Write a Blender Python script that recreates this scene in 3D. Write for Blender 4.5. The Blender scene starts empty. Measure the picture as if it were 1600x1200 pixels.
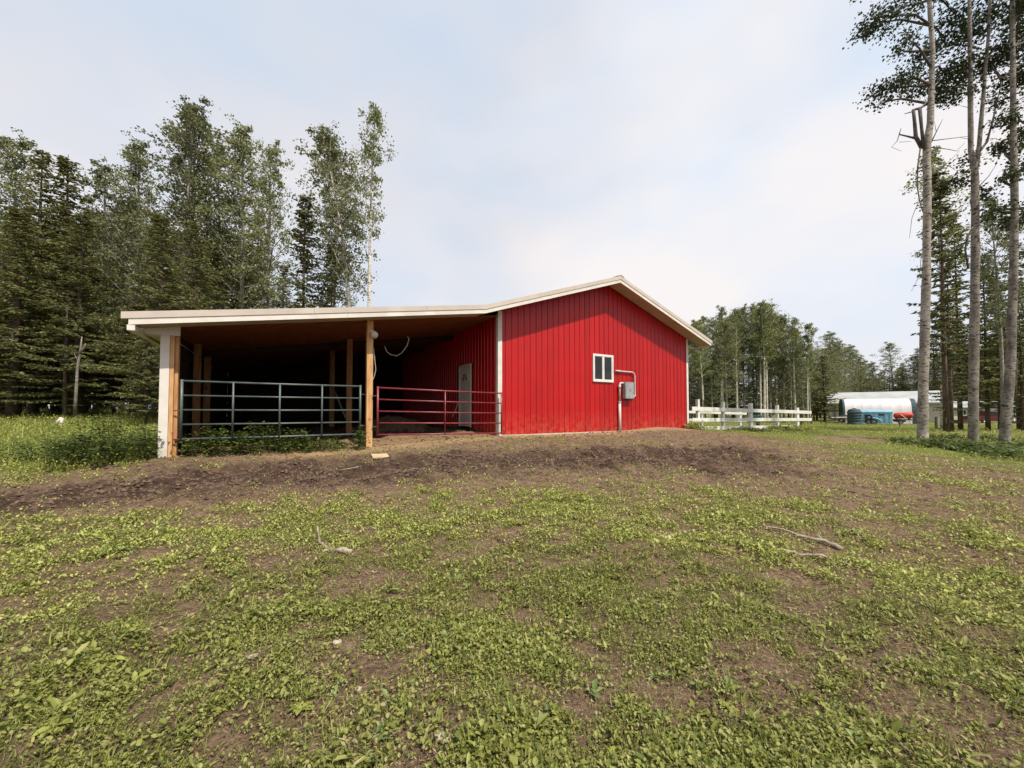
import bpy, math, random
import numpy as np
from mathutils import Vector, Matrix

random.seed(7)
RNG = np.random.default_rng(11)
PI = math.pi
SC = bpy.context.scene
COL = SC.collection

# ------------------------------------------------------------------ camera, sky, sun, exposure
CAMZ, PITCH, FPX, VC = 1.4, math.radians(1.7), 610.0, 624.0
cam_d = bpy.data.cameras.new('camera')
cam_d.sensor_width = 36.0
cam_d.lens = FPX / 1600 * 36.0
cam_d.shift_y = 24 / 1600
cam_d.clip_start = 0.05
cam_d.clip_end = 1500
cam = bpy.data.objects.new('camera', cam_d)
cam.location = (0, 0, CAMZ)
cam.rotation_euler = (math.radians(90) + PITCH, 0, 0)
COL.objects.link(cam)
SC.camera = cam

# direction towards the sun
SUN = Vector((0.411, -0.453, 0.95)).normalized()
sun_el = math.asin(SUN.z)
sun_rot = math.atan2(SUN.x, SUN.y)
world = bpy.data.worlds.new('World')
SC.world = world
world.use_nodes = True
wn = world.node_tree
wn.nodes.clear()
def wnode(t, **k):
    n = wn.nodes.new(t)
    for a, b in k.items():
        setattr(n, a, b)
    return n
w_out = wnode('ShaderNodeOutputWorld')
sky = wnode('ShaderNodeTexSky', sky_type='NISHITA', sun_disc=False, sun_elevation=sun_el, sun_rotation=sun_rot,
            air_density=1.0, dust_density=3.0, ozone_density=1.5, altitude=600)
bg_sky = wnode('ShaderNodeBackground'); bg_sky.inputs[1].default_value = 0.10
wn.links.new(sky.outputs[0], bg_sky.inputs[0])
# thin smoke and cloud veil over the whole sky
tc = wnode('ShaderNodeTexCoord')
mp = wnode('ShaderNodeMapping'); mp.inputs['Scale'].default_value = (1.0, 1.0, 1.9)
mp.inputs['Rotation'].default_value = (0.3, 0.5, 0.8)
nz = wnode('ShaderNodeTexNoise'); nz.inputs['Scale'].default_value = 1.15; nz.inputs['Detail'].default_value = 4; nz.inputs['Roughness'].default_value = 0.5
cr = wnode('ShaderNodeMapRange'); cr.inputs[1].default_value = 0.38; cr.inputs[2].default_value = 0.62
cr.inputs[3].default_value = 0.80; cr.inputs[4].default_value = 0.98
wn.links.new(tc.outputs['Generated'], mp.inputs[0]); wn.links.new(mp.outputs[0], nz.inputs['Vector'])
wn.links.new(nz.outputs[0], cr.inputs[0])
nz2 = wnode('ShaderNodeTexNoise'); nz2.inputs['Scale'].default_value = 1.7; nz2.inputs['Detail'].default_value = 3
wn.links.new(mp.outputs[0], nz2.inputs['Vector'])
vc = wnode('ShaderNodeValToRGB')
vc.color_ramp.elements[0].position = 0.35; vc.color_ramp.elements[0].color = (0.61, 0.705, 0.83, 1)
vc.color_ramp.elements[1].position = 0.65; vc.color_ramp.elements[1].color = (0.82, 0.78, 0.775, 1)
wn.links.new(nz2.outputs[0], vc.inputs[0])
bg_veil = wnode('ShaderNodeBackground'); bg_veil.inputs[1].default_value = 0.92
wn.links.new(vc.outputs[0], bg_veil.inputs[0])
wmix = wnode('ShaderNodeMixShader')
wn.links.new(cr.outputs[0], wmix.inputs[0]); wn.links.new(bg_sky.outputs[0], wmix.inputs[1]); wn.links.new(bg_veil.outputs[0], wmix.inputs[2])
wn.links.new(wmix.outputs[0], w_out.inputs[0])

sun_d = bpy.data.lights.new('sun', 'SUN')
sun_d.energy = 4.6
sun_d.angle = math.radians(0.9)
sun_d.color = (1.0, 0.93, 0.82)
sun_o = bpy.data.objects.new('sun', sun_d)
sun_o.rotation_euler = (-SUN).to_track_quat('-Z', 'Y').to_euler()
sun_o.location = (0, 0, 40)
COL.objects.link(sun_o)

SC.view_settings.view_transform = 'Standard'
SC.view_settings.look = 'None'
SC.view_settings.exposure = 0.38
SC.view_settings.gamma = 1.0
SC.view_settings.use_curve_mapping = False
SC.cycles.max_bounces = 6
SC.cycles.transparent_max_bounces = 8
SC.cycles.caustics_reflective = False
SC.cycles.caustics_refractive = False

# ------------------------------------------------------------------ pixel of the photograph (1600x1200) -> world
def ray(px, py):
    dx = (px - 800) / FPX; dz = (VC - py) / FPX
    return Vector((dx, math.cos(PITCH) - dz * math.sin(PITCH), math.sin(PITCH) + dz * math.cos(PITCH)))
def at(px, py, Y):
    r = ray(px, py)
    return Vector((0, 0, CAMZ)) + r * (Y / r.y)

# building frame
P0 = Vector((-6.99, 7.9, 0)); UX, UY = 0.8583, 0.5132
UL = math.hypot(UX, UY); UX /= UL; UY /= UL
BANG = math.atan2(UY, UX)
def bw(u, v, z=0):
    return Vector((P0.x + UX * u - UY * v, P0.y + UY * u + UX * v, z))

# ------------------------------------------------------------------ terrain
ctrl = [(0, 0, 0), (-3, 1, 0), (3, 1, 0), (0, 3, .03), (-4, 3, .07), (4, 3, .05), (0, -6, 0), (-10, -6, 0), (10, -6, 0), (8, 2, .1),
        (-8, 2, .15), (0, 5, .12), (-9.5, 5.5, .33), (5, 6, .2), (12, 8, .28), (18, 10, .34)]
for u, z in ((0, .47), (3.9, .48), (5.8, .60), (7.65, .645), (12, .64), (16.8, .62)):
    p = bw(u, -.15); ctrl.append((p.x, p.y, z))
for u, v, z in ((17.4, -.3, .48), (20, -.2, .42), (23, -.2, .36), (28, -.2, .28), (22, -3, .38), (18, -2.5, .5)):
    p = bw(u, v); ctrl.append((p.x, p.y, z))
for u, v, z in ((0, 3, .68), (3.9, 2.2, .68), (7.6, 2.5, .78), (4, 6, .8), (7, 8, .82), (12, 6, .7), (0, 10, .85), (12, 12, .7), (16.8, 6, .62), (16.8, 12, .6)):
    p = bw(u, v); ctrl.append((p.x, p.y, z))
ctrl += [(13.3, 12.7, .40), (15.2, 12.5, .38), (17, 23, .36), (16, 18, .40), (25, 30, .10), (33, 36, -.02), (43, 46, -.10), (60, 60, -.1), (30, 50, 0), (12, 35, .35), (60, 20, .2), (30, 14, .3),
         (-17.9, 19, 1.05), (-26, 20, 1.1), (-14, 12, .68), (-22, 12, .75), (-30, 30, 1.3), (-50, 40, 1.3), (-10, 26, 1.1), (-40, 5, .6), (-12, 17, .95),
         (0, 60, .9), (100, 100, -.3), (0, 120, 1), (-120, 60, 1.2), (120, 0, 0), (-120, -60, 0), (60, -100, 0), (-60, -120, 0),
         (-400, 400, 1), (400, 400, 0), (-400, -400, 0), (400, -400, 0), (0, 400, .5), (400, 0, 0), (-400, 0, .5)]
CT = np.array(ctrl, float)
def _phi(r2):
    return np.sqrt(r2 + 4.0) ** 1.0
_n = len(CT)
_d2 = ((CT[:, None, :2] - CT[None, :, :2]) ** 2).sum(2)
_A = np.zeros((_n + 3, _n + 3))
_A[:_n, :_n] = -_phi(_d2) + np.eye(_n) * 0.02
_A[:_n, _n:] = np.c_[np.ones(_n), CT[:, :2] / 100]
_A[_n:, :_n] = _A[:_n, _n:].T
_w = np.linalg.solve(_A, np.r_[CT[:, 2], 0, 0, 0])
def gz(x, y):
    x = np.atleast_1d(np.asarray(x, float)); y = np.atleast_1d(np.asarray(y, float))
    out = np.empty(len(x))
    for s in range(0, len(x), 20000):
        xs = x[s:s + 20000]; ys = y[s:s + 20000]
        d2 = (xs[:, None] - CT[None, :, 0]) ** 2 + (ys[:, None] - CT[None, :, 1]) ** 2
        out[s:s + 20000] = -_phi(d2) @ _w[:_n] + _w[_n] + _w[_n + 1] * xs / 100 + _w[_n + 2] * ys / 100
    return out
def g1(x, y):
    return float(gz(x, y)[0])
def ground_px(px, py):
    r = ray(px, py)
    if r.z >= -0.004:
        t = 150.0
        return Vector((r.x * t, t, 0))
    t = 0.5
    lo = 0.5
    while t < 250:
        p = Vector((0, 0, CAMZ)) + r * t
        if p.z < g1(p.x, p.y):
            break
        lo = t; t *= 1.05
    hi = t
    for _ in range(14):
        m = (lo + hi) / 2; p = Vector((0, 0, CAMZ)) + r * m
        if p.z < g1(p.x, p.y): hi = m
        else: lo = m
    p = Vector((0, 0, CAMZ)) + r * hi
    return Vector((p.x, p.y, g1(p.x, p.y)))

# value noise
_G = RNG.random((256, 256))
def vnoise(x, y):
    xi = np.floor(x).astype(int); yi = np.floor(y).astype(int)
    fx = x - xi; fy = y - yi
    fx = fx * fx * (3 - 2 * fx); fy = fy * fy * (3 - 2 * fy)
    a = _G[xi % 256, yi % 256]; b = _G[(xi + 1) % 256, yi % 256]; c = _G[xi % 256, (yi + 1) % 256]; d = _G[(xi + 1) % 256, (yi + 1) % 256]
    return (a * (1 - fx) + b * fx) * (1 - fy) + (c * (1 - fx) + d * fx) * fy
def fbm(x, y, o=4):
    s = 0; a = .5; t = 0
    for i in range(o):
        s = s + a * vnoise(x + 17.3 * i, y + 9.1 * i); t += a
        x = x * 2.03; y = y * 2.03; a *= .5
    return s / t

def poly_sd(poly, x, y):
    """signed distance to a polygon, positive inside"""
    inside = np.zeros(len(x), bool); dmin = np.full(len(x), 1e9)
    n = len(poly)
    for i in range(n):
        ax, ay = poly[i][:2]; bx, by = poly[(i + 1) % n][:2]
        ex, ey = bx - ax, by - ay
        t = np.clip(((x - ax) * ex + (y - ay) * ey) / (ex * ex + ey * ey + 1e-9), 0, 1)
        d = np.hypot(x - ax - t * ex, y - ay - t * ey)
        dmin = np.minimum(dmin, d)
        cond = ((ay > y) != (by > y))
        xx = ax + (y - ay) * ex / (ey if abs(ey) > 1e-9 else 1e-9)
        inside ^= cond & (x < xx)
    return np.where(inside, dmin, -dmin)
def sstep(a, b, x):
    t = np.clip((x - a) / (b - a), 0, 1)
    return t * t * (3 - 2 * t)

def P(pts): return [ground_px(*p) for p in pts]
inner = [bw(16.8, -.2), bw(16.9, 8), bw(7, 11), bw(-.1, 11), bw(-.1, -.2)]
band = P([(-140, 752), (60, 748), (200, 728), (262, 714)]) + [bw(0, 0), bw(16.8, 0)] + P([(1160, 681), (1215, 698), (1300, 722), (1400, 745), (1600, 772), (1750, 785),
          (1750, 808), (1600, 796), (1400, 786), (1250, 778), (1100, 762), (950, 768), (800, 775), (640, 778), (500, 785), (380, 792), (230, 803), (120, 818), (-140, 845)])
band_core = P([(-140, 775), (150, 752), (300, 728), (600, 712), (900, 700), (1140, 690), (1230, 715), (1230, 735), (1000, 738), (760, 745), (400, 758), (150, 790), (-140, 830)])
patches = [P([(1255, 682), (1330, 679), (1400, 686), (1390, 694), (1300, 692)]), P([(1440, 738), (1520, 731), (1610, 745), (1620, 762), (1520, 756)]),
           P([(540, 905), (640, 880), (660, 900), (560, 925)]), P([(240, 1040), (330, 1000), (420, 1015), (330, 1060)]), P([(1210, 940), (1330, 925), (1340, 950), (1230, 965)]),
           P([(380, 870), (470, 850), (480, 880), (400, 900)]), P([(700, 1080), (900, 1050), (920, 1120), (760, 1140)]), P([(1290, 1010), (1400, 1000), (1420, 1050), (1310, 1050)])]
lushL = P([(-160, 747), (60, 742), (200, 722), (262, 708)]) + [bw(-.1, 0), bw(-.1, 12), bw(-6, 30), Vector((-80, 60, 0)), Vector((-80, 2, 0))]
lushR = [bw(16.9, .3), ] + P([(1100, 676), (1160, 679), (1240, 690), (1400, 712), (1600, 735), (1800, 750)]) + [Vector((90, 12, 0)), Vector((160, 160, 0)), Vector((0, 160, 0)), bw(16.9, 20)]

def inside0(v, u): return (v > .3) & (v < 11) & (u > 0) & (u < 16.8)
def masks(x, y):
    """dirt 0..1, straw 0..1, lush 0..1 (tall grass), dark wet core and shade-darkened lean-to floor 0..1"""
    n1 = fbm(x * .9 + 5, y * .9 + 3); n2 = fbm(x * 3.1 + 50, y * 3.1 + 8); n3 = fbm(x * .35 + 9, y * .35 + 71)
    wob = (n1 - .5) * 1.6 + (n2 - .5) * 1.1 + (fbm(x * 8 + 1, y * 8 + 2, 3) - .5) * .7
    sb = poly_sd(band, x, y)
    dirt = sstep(-.75, .55, sb + wob * .9)
    for p in patches:
        s = poly_sd(p, x, y)
        dirt = np.maximum(dirt, sstep(-.12, .12, s + wob * .15) * .9)
    core = sstep(-.45, .75, poly_sd(band_core, x, y) + wob * 1.2)
    # bare streaks in the trampled turf
    bare = sstep(.50, .66, .35 * fbm(x * 1.1 + y * .4 + 31, y * 1.9 + 13) + .35 * n2 + .30 * fbm(x * 7 + 3, y * 9 + 5, 3) + .062)
    u = (x - P0.x) * UX + (y - P0.y) * UY; v = -(x - P0.x) * UY + (y - P0.y) * UX
    sandy = sstep(-1.1, -.35, v + wob * .5) * (1 - sstep(.3, 1.6, v)) * sstep(1.2, 2.8, u + wob) * (1 - sstep(16.3, 17.2, u))
    inside = (v > -.1) & (v < 11) & (u > 0) & (u < 16.8)
    lush = np.maximum(sstep(-.2, .5, poly_sd(lushL, x, y) + wob * .4), sstep(-.2, 1.3, poly_sd(lushR, x, y) + wob * .5))
    lush = lush * (~inside) * (1 - dirt)
    dirt = np.where(inside, 1, dirt)
    core = np.where(inside0(v, u), np.maximum(core, sstep(.8, 1.8, v)), core) * (1 - sandy)  # manure-dark lean-to floor, interior shade put into its colour too
    bare = bare * (1 - lush)
    return dirt, sandy, lush, core, bare, n3

# ------------------------------------------------------------------ materials
def mat(name, rough=.8, spec=.3):
    m = bpy.data.materials.new(name); m.use_nodes = True
    b = m.node_tree.nodes['Principled BSDF']
    b.inputs['Roughness'].default_value = rough
    b.inputs['Specular IOR Level'].default_value = spec
    return m, m.node_tree, b
def ramp(nt, fac, stops):
    r = nt.nodes.new('ShaderNodeValToRGB')
    els = r.color_ramp.elements
    while len(els) < len(stops): els.new(.5)
    for e, (p, c) in zip(els, stops):
        e.position = p; e.color = (*c, 1)
    nt.links.new(fac, r.inputs[0])
    return r.outputs[0]
def noise(nt, scale, detail=4, vec=None, rough=.55, stretch=None, coord='Object'):
    n = nt.nodes.new('ShaderNodeTexNoise'); n.inputs['Scale'].default_value = scale; n.inputs['Detail'].default_value = detail
    n.inputs['Roughness'].default_value = rough
    t = nt.nodes.new('ShaderNodeTexCoord')
    src = t.outputs[coord]
    if stretch:
        mpn = nt.nodes.new('ShaderNodeMapping'); mpn.inputs['Scale'].default_value = stretch
        nt.links.new(src, mpn.inputs[0]); src = mpn.outputs[0]
    nt.links.new(src, n.inputs['Vector'])
    return n.outputs[0]
def mixc(nt, fac, a, b, mode='MIX'):
    m = nt.nodes.new('ShaderNodeMix'); m.data_type = 'RGBA'; m.blend_type = mode
    for s, v in ((m.inputs[0], fac), (m.inputs[6], a), (m.inputs[7], b)):
        if isinstance(v, (int, float)): s.default_value = v
        elif isinstance(v, tuple): s.default_value = (*v, 1)
        else: nt.links.new(v, s)
    return m.outputs[2]
def bump(nt, b, h, strength=.3, dist=.02):
    n = nt.nodes.new('ShaderNodeBump'); n.inputs['Strength'].default_value = strength; n.inputs['Distance'].default_value = dist
    nt.links.new(h, n.inputs['Height']); nt.links.new(n.outputs[0], b.inputs['Normal'])
def simple(name, c1, c2=None, rough=.7, scale=6, spec=.3, stretch=None, bmp=0, metal=0, lo=.35, hi=.65, coord='Object'):
    m, nt, b = mat(name, rough, spec)
    c2 = c2 or tuple(x * .8 for x in c1)
    n = noise(nt, scale, 5, stretch=stretch, coord=coord)
    nt.links.new(ramp(nt, n, [(lo, c2), (hi, c1)]), b.inputs['Base Color'])
    b.inputs['Metallic'].default_value = metal
    if bmp: bump(nt, b, n, bmp)
    return m
def leaf_mat(name, stops, trans=.35, rough=.55):
    m, nt, b = mat(name, rough, .35)
    g = nt.nodes.new('ShaderNodeNewGeometry')
    c = ramp(nt, g.outputs['Random Per Island'], stops)
    oi = nt.nodes.new('ShaderNodeObjectInfo')
    v = nt.nodes.new('ShaderNodeMapRange'); v.inputs[3].default_value = .75; v.inputs[4].default_value = 1.2
    nt.links.new(oi.outputs['Random'], v.inputs[0])
    h = nt.nodes.new('ShaderNodeHueSaturation'); nt.links.new(v.outputs[0], h.inputs['Value']); nt.links.new(c, h.inputs['Color'])
    nt.links.new(h.outputs[0], b.inputs['Base Color'])
    tr = nt.nodes.new('ShaderNodeBsdfTranslucent'); nt.links.new(h.outputs[0], tr.inputs[0])
    mx = nt.nodes.new('ShaderNodeMixShader'); mx.inputs[0].default_value = trans
    nt.links.new(b.outputs[0], mx.inputs[1]); nt.links.new(tr.outputs[0], mx.inputs[2])
    nt.links.new(mx.outputs[0], nt.nodes['Material Output'].inputs[0])
    return m

M = {}
M['weed'] = leaf_mat('weed_leaf', [(0, (.09, .12, .025)), (.3, (.22, .24, .045)), (.7, (.31, .325, .075)), (1, (.38, .37, .13))], .3, .5)
M['broad'] = leaf_mat('broad_leaf', [(0, (.10, .15, .04)), (.6, (.19, .24, .075)), (1, (.28, .30, .13))], .25, .45)
M['blade'] = leaf_mat('grass_blade', [(0, (.11, .145, .025)), (.5, (.21, .24, .045)), (.85, (.30, .30, .075)), (1, (.42, .36, .17))], .35, .6)
M['thatch'] = leaf_mat('dead_thatch', [(0, (.06, .04, .028)), (.5, (.16, .11, .065)), (.85, (.30, .22, .13)), (1, (.42, .34, .22))], .1, .8)
M['nettle'] = leaf_mat('nettle_leaf', [(0, (.045, .07, .015)), (.6, (.09, .125, .025)), (1, (.16, .19, .045))], .3, .5)
M['aspen'] = leaf_mat('aspen_leaf', [(0, (.095, .11, .045)), (.5, (.17, .187, .07)), (.9, (.27, .28, .13)), (1, (.38, .37, .23))], .42, .5)
M['aspen_dark'] = leaf_mat('poplar_leaf', [(0, (.022, .035, .01)), (.6, (.045, .062, .018)), (1, (.09, .11, .035))], .22, .45)
M['aspen_light'] = leaf_mat('young_aspen_leaf', [(0, (.10, .125, .036)), (.5, (.18, .205, .062)), (1, (.28, .29, .12))], .45, .5)
M['spruce'] = leaf_mat('spruce_needle', [(0, (.075, .085, .032)), (.5, (.17, .185, .06)), (.85, (.27, .27, .098)), (1, (.30, .25, .115))], .3, .6)
M['straw_bit'] = simple('straw_bit', (.34, .25, .14), (.17, .115, .065), .8, 3)

def bark(name, light, dark, mark, sc=1.0):
    m, nt, b = mat(name, .85, .2)
    n = noise(nt, 3.0 * sc, 6, stretch=(1.6, 1.6, .7))
    base = ramp(nt, n, [(.35, dark), (.6, light)])
    l = noise(nt, 6.0 * sc, 5, stretch=(1.2, 1.2, 6.0), rough=.7)
    lm = ramp(nt, l, [(.53, (0, 0, 0)), (.60, (1, 1, 1))])
    c = mixc(nt, lm, base, mark)
    k = noise(nt, 4.2 * sc, 4, stretch=(1.0, 1.0, 1.5), rough=.65)
    km = ramp(nt, k, [(.60, (0, 0, 0)), (.65, (1, 1, 1))])
    c = mixc(nt, km, c, tuple(x * .7 for x in mark))
    nt.links.new(c, b.inputs['Base Color'])
    bump(nt, b, l, .6, .02)
    return m
M['bark'] = bark('aspen_bark', (.36, .33, .28), (.19, .17, .14), (.045, .035, .028))
M['bark_far'] = bark('far_aspen_bark', (.62, .58, .50), (.42, .38, .31), (.10, .08, .06), .5)
M['bark_old'] = bark('old_poplar_bark', (.27, .245, .205), (.12, .105, .085), (.03, .025, .02), 1.15)
M['bark_dark'] = simple('spruce_bark', (.14, .10, .075), (.05, .037, .028), .9, 9, stretch=(1, 1, .3), bmp=.5)
M['deadwood'] = simple('dead_wood', (.13, .11, .095), (.05, .042, .036), .9, 8, bmp=.4)
M['stick'] = simple('stick_bark', (.40, .33, .26), (.16, .12, .09), .85, 9, bmp=.5)

# painted red ribbed metal with faint scuffs and dust near the ground
def red_metal(name, base=(.42, .003, .003)):
    m, nt, b = mat(name, .38, .45)
    t = nt.nodes.new('ShaderNodeTexCoord'); sp = nt.nodes.new('ShaderNodeSeparateXYZ'); nt.links.new(t.outputs['Object'], sp.inputs[0])
    n = noise(nt, 1.3, 6)
    c = ramp(nt, n, [(.3, tuple(x * .85 for x in base)), (.7, base)])
    z = nt.nodes.new('ShaderNodeMapRange'); z.inputs[1].default_value = .62; z.inputs[2].default_value = 1.45; z.inputs[3].default_value = .62; z.inputs[4].default_value = 0
    nt.links.new(sp.outputs[2], z.inputs[0])
    n2 = noise(nt, 5, 6, rough=.7)
    mm = nt.nodes.new('ShaderNodeMath'); mm.operation = 'MULTIPLY'; nt.links.new(z.outputs[0], mm.inputs[0])
    r2 = ramp(nt, n2, [(.42, (0, 0, 0)), (.7, (1, 1, 1))]); nt.links.new(r2, mm.inputs[1])
    c = mixc(nt, mm.outputs[0], c, (.42, .16, .10))
    n3 = noise(nt, 3.2, 7, rough=.75)
    sc_ = ramp(nt, n3, [(.68, (0, 0, 0)), (.76, (.4, .4, .4))])
    c = mixc(nt, sc_, c, (.55, .10, .08))
    nt.links.new(c, b.inputs['Base Color'])
    oi = nt.nodes.new('ShaderNodeObjectInfo'); hv = nt.nodes.new('ShaderNodeHueSaturation'); ov = nt.nodes.new('ShaderNodeMapRange')
    ov.inputs[3].default_value = .86; ov.inputs[4].default_value = 1.06
    nt.links.new(oi.outputs['Random'], ov.inputs[0]); nt.links.new(ov.outputs[0], hv.inputs['Value']); nt.links.new(c, hv.inputs['Color']); nt.links.new(hv.outputs[0], b.inputs['Base Color'])
    rr = nt.nodes.new('ShaderNodeMapRange'); rr.inputs[3].default_value = .30; rr.inputs[4].default_value = .55
    nt.links.new(n2, rr.inputs[0]); nt.links.new(rr.outputs[0], b.inputs['Roughness'])
    bump(nt, b, n, .15, .01)
    return m
M['red'] = red_metal('red_siding')
M['white'] = simple('white_trim', (.66, .62, .57), (.56, .52, .46), .5, 2.5)
M['trim_beige'] = simple('beige_metal_trim', (.52, .46, .40), (.44, .385, .33), .5, 2.0)
M['soffit'] = simple('tan_soffit', (.46, .38, .29), (.38, .31, .24), .6, 3)
M['roof'] = simple('grey_roof_metal', (.50, .50, .49), (.40, .40, .39), .45, 3)
def wood(name, c1, c2, ax='z', rough=.8):
    m, nt, b = mat(name, rough, .2)
    st = {'z': (1, 1, .12), 'x': (.12, 1, 1), 'y': (1, .12, 1)}[ax]
    n = noise(nt, 22, 5, stretch=st)
    c = ramp(nt, n, [(.32, c2), (.62, c1)])
    k = noise(nt, 6, 2); km = ramp(nt, k, [(.66, (0, 0, 0)), (.72, (.8, .8, .8))])
    c = mixc(nt, km, c, tuple(x * .35 for x in c2))
    nt.links.new(c, b.inputs['Base Color']); bump(nt, b, n, .35, .01)
    return m
M['post'] = wood('post_wood', (.52, .29, .13), (.34, .16, .065))
M['post_pale'] = wood('pale_post_wood', (.60, .36, .17), (.42, .22, .09))
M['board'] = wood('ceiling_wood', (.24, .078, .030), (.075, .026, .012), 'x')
M['shade_wood'] = wood('shade_dark_wood', (.035, .018, .010), (.014, .008, .005), 'x')  # near-black wood: the gloom of the interior is put into its colour
M['gate_green'] = simple('green_grey_gate_paint', (.085, .11, .10), (.05, .065, .06), .4, 5, spec=.5)
M['gate_red'] = simple('maroon_gate_paint', (.24, .032, .045), (.14, .018, .025), .38, 5, spec=.5)
M['galv'] = simple('galvanised_steel', (.42, .43, .43), (.30, .31, .31), .4, 7, metal=.4)
M['conduit'] = simple('grey_pvc', (.52, .47, .44), (.48, .43, .40), .5, 4)
M['glass'] = simple('dark_glass', (.03, .03, .03), (.018, .018, .02), .05, 3, spec=.3)
M['vinyl'] = simple('white_vinyl', (.68, .67, .63), (.56, .54, .48), .5, 2.2)
M['lamp'] = simple('lamp_glass', (.55, .50, .42), (.48, .43, .36), .3, 3)
M['black'] = simple('black_rubber', (.025, .025, .025), (.015, .015, .015), .7, 5)
M['cable'] = simple('pale_cable', (.40, .38, .34), (.3, .28, .25), .6, 5)
M['fabric'] = simple('white_tarp', (.70, .67, .67), (.60, .57, .58), .7, .8)
M['teal'] = simple('teal_panel', (.045, .075, .085), (.03, .055, .062), .6, 2)
M['blue'] = simple('pale_blue_paint', (.27, .46, .57), (.17, .33, .43), .5, 2.5)
M['blue2'] = simple('blue_paint', (.16, .38, .60), (.11, .30, .50), .5, 2.5)
M['redtank'] = simple('red_tank_paint', (.55, .045, .03), (.38, .03, .02), .45, 4)
M['far_roof'] = simple('far_grey_roof', (.36, .37, .37), (.29, .30, .30), .6, .8)
M['far_wall'] = simple('far_cream_wall', (.50, .46, .38), (.42, .38, .31), .7, 1)
M['house_wall'] = simple('far_house_wall', (.46, .42, .36), (.38, .34, .29), .7, 1)
M['rust'] = simple('rusty_steel', (.12, .06, .045), (.04, .03, .028), .8, 4)
M['maroon'] = simple('dark_red_paint', (.12, .015, .02), (.05, .01, .012), .4, 3)
M['straw_board'] = wood('pale_board', (.46, .35, .21), (.34, .25, .14), 'x')
M['slab'] = simple('pale_concrete', (.45, .38, .31), (.34, .28, .22), .9, 8)
M['tealtub'] = simple('teal_plastic', (.12, .42, .42), (.09, .33, .34), .5, 3)

def ground_mat():
    m, nt, b = mat('ground_soil', .95, .1)
    a = nt.nodes.new('ShaderNodeAttribute'); a.attribute_name = 'mask'
    a2 = nt.nodes.new('ShaderNodeAttribute'); a2.attribute_name = 'mask2'
    s = nt.nodes.new('ShaderNodeSeparateColor'); nt.links.new(a.outputs['Color'], s.inputs[0])
    s2 = nt.nodes.new('ShaderNodeSeparateColor'); nt.links.new(a2.outputs['Color'], s2.inputs[0])
    dirt, sandy, lush = s.outputs[0], s.outputs[1], s.outputs[2]
    core, bare = s2.outputs[0], s2.outputs[1]
    nf = noise(nt, 38, 6, rough=.7); nm = noise(nt, 9, 6, rough=.65); nl = noise(nt, 1.7, 4)
    soil = ramp(nt, nm, [(.28, (.075, .046, .031)), (.5, (.155, .100, .064)), (.72, (.25, .17, .11))])
    soil = mixc(nt, ramp(nt, nf, [(.45, (0, 0, 0)), (.7, (.7, .7, .7))]), soil, (.32, .23, .145))
    # fine fibres of straw and dung trodden into the soil
    fb = noise(nt, 60, 3, stretch=(.25, 1, 1)); fb2 = noise(nt, 70, 3, stretch=(1, .22, 1))
    soil = mixc(nt, ramp(nt, fb, [(.58, (0, 0, 0)), (.66, (.6, .6, .6))]), soil, (.38, .27, .17))
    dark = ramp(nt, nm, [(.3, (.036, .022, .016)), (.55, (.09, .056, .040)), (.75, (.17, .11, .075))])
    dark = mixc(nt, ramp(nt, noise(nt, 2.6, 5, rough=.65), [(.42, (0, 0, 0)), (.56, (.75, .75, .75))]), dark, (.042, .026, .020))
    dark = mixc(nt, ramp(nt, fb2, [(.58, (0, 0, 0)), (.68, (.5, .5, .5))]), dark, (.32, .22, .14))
    turf = ramp(nt, nf, [(.38, (.05, .038, .020)), (.5, (.115, .09, .04)), (.66, (.22, .19, .075))])  # turf base darkened, shade between the plants put into the colour
    turf2 = mixc(nt, ramp(nt, nl, [(.4, (0, 0, 0)), (.6, (1, 1, 1))]), turf, mixc(nt, .5, turf, (.20, .15, .09)))
    lushc = ramp(nt, nf, [(.3, (.07, .085, .022)), (.6, (.17, .195, .042)), (.75, (.27, .28, .07))])
    sand = ramp(nt, nf, [(.3, (.22, .135, .075)), (.6, (.40, .27, .15)), (.75, (.50, .36, .21))])
    c = mixc(nt, bare, turf2, soil)
    c = mixc(nt, dirt, c, soil)
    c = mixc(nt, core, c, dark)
    c = mixc(nt, sandy, c, sand)
    c = mixc(nt, lush, c, lushc)
    nt.links.new(c, b.inputs['Base Color'])
    add = nt.nodes.new('ShaderNodeMath'); add.operation = 'ADD'; nt.links.new(nf, add.inputs[0]); nt.links.new(nm, add.inputs[1])
    bump(nt, b, add.outputs[0], 1.0, .045)
    return m
M['ground'] = ground_mat()

# ------------------------------------------------------------------ mesh helpers
def link_mesh(name, V, F, m, parent=None, smooth=False):
    """V (n,3) array, F (k,3|4) array or list of tuples"""
    me = bpy.data.meshes.new(name)
    if isinstance(F, np.ndarray):
        V = np.asarray(V, np.float32)
        me.vertices.add(len(V)); me.vertices.foreach_set('co', V.ravel())
        k = F.shape[1]
        me.loops.add(F.size); me.loops.foreach_set('vertex_index', F.astype(np.int32).ravel())
        me.polygons.add(len(F)); me.polygons.foreach_set('loop_start', np.arange(0, F.size, k, dtype=np.int32))
        me.update(calc_edges=True)
    else:
        me.from_pydata([tuple(v) for v in V], [], F); me.update()
    if smooth:
        me.polygons.foreach_set('use_smooth', [True] * len(me.polygons))
    me.materials.append(m)
    o = bpy.data.objects.new(name, me); COL.objects.link(o)
    if parent: o.parent = parent
    return o
def thing(name, label, cat, loc=(0, 0, 0), rz=0, group=None):
    o = bpy.data.objects.new(name, None); COL.objects.link(o)
    o.empty_display_size = .2
    o.location = loc; o.rotation_euler = (0, 0, rz)
    o['label'] = label; o['category'] = cat
    if group: o['group'] = group
    return o
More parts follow.
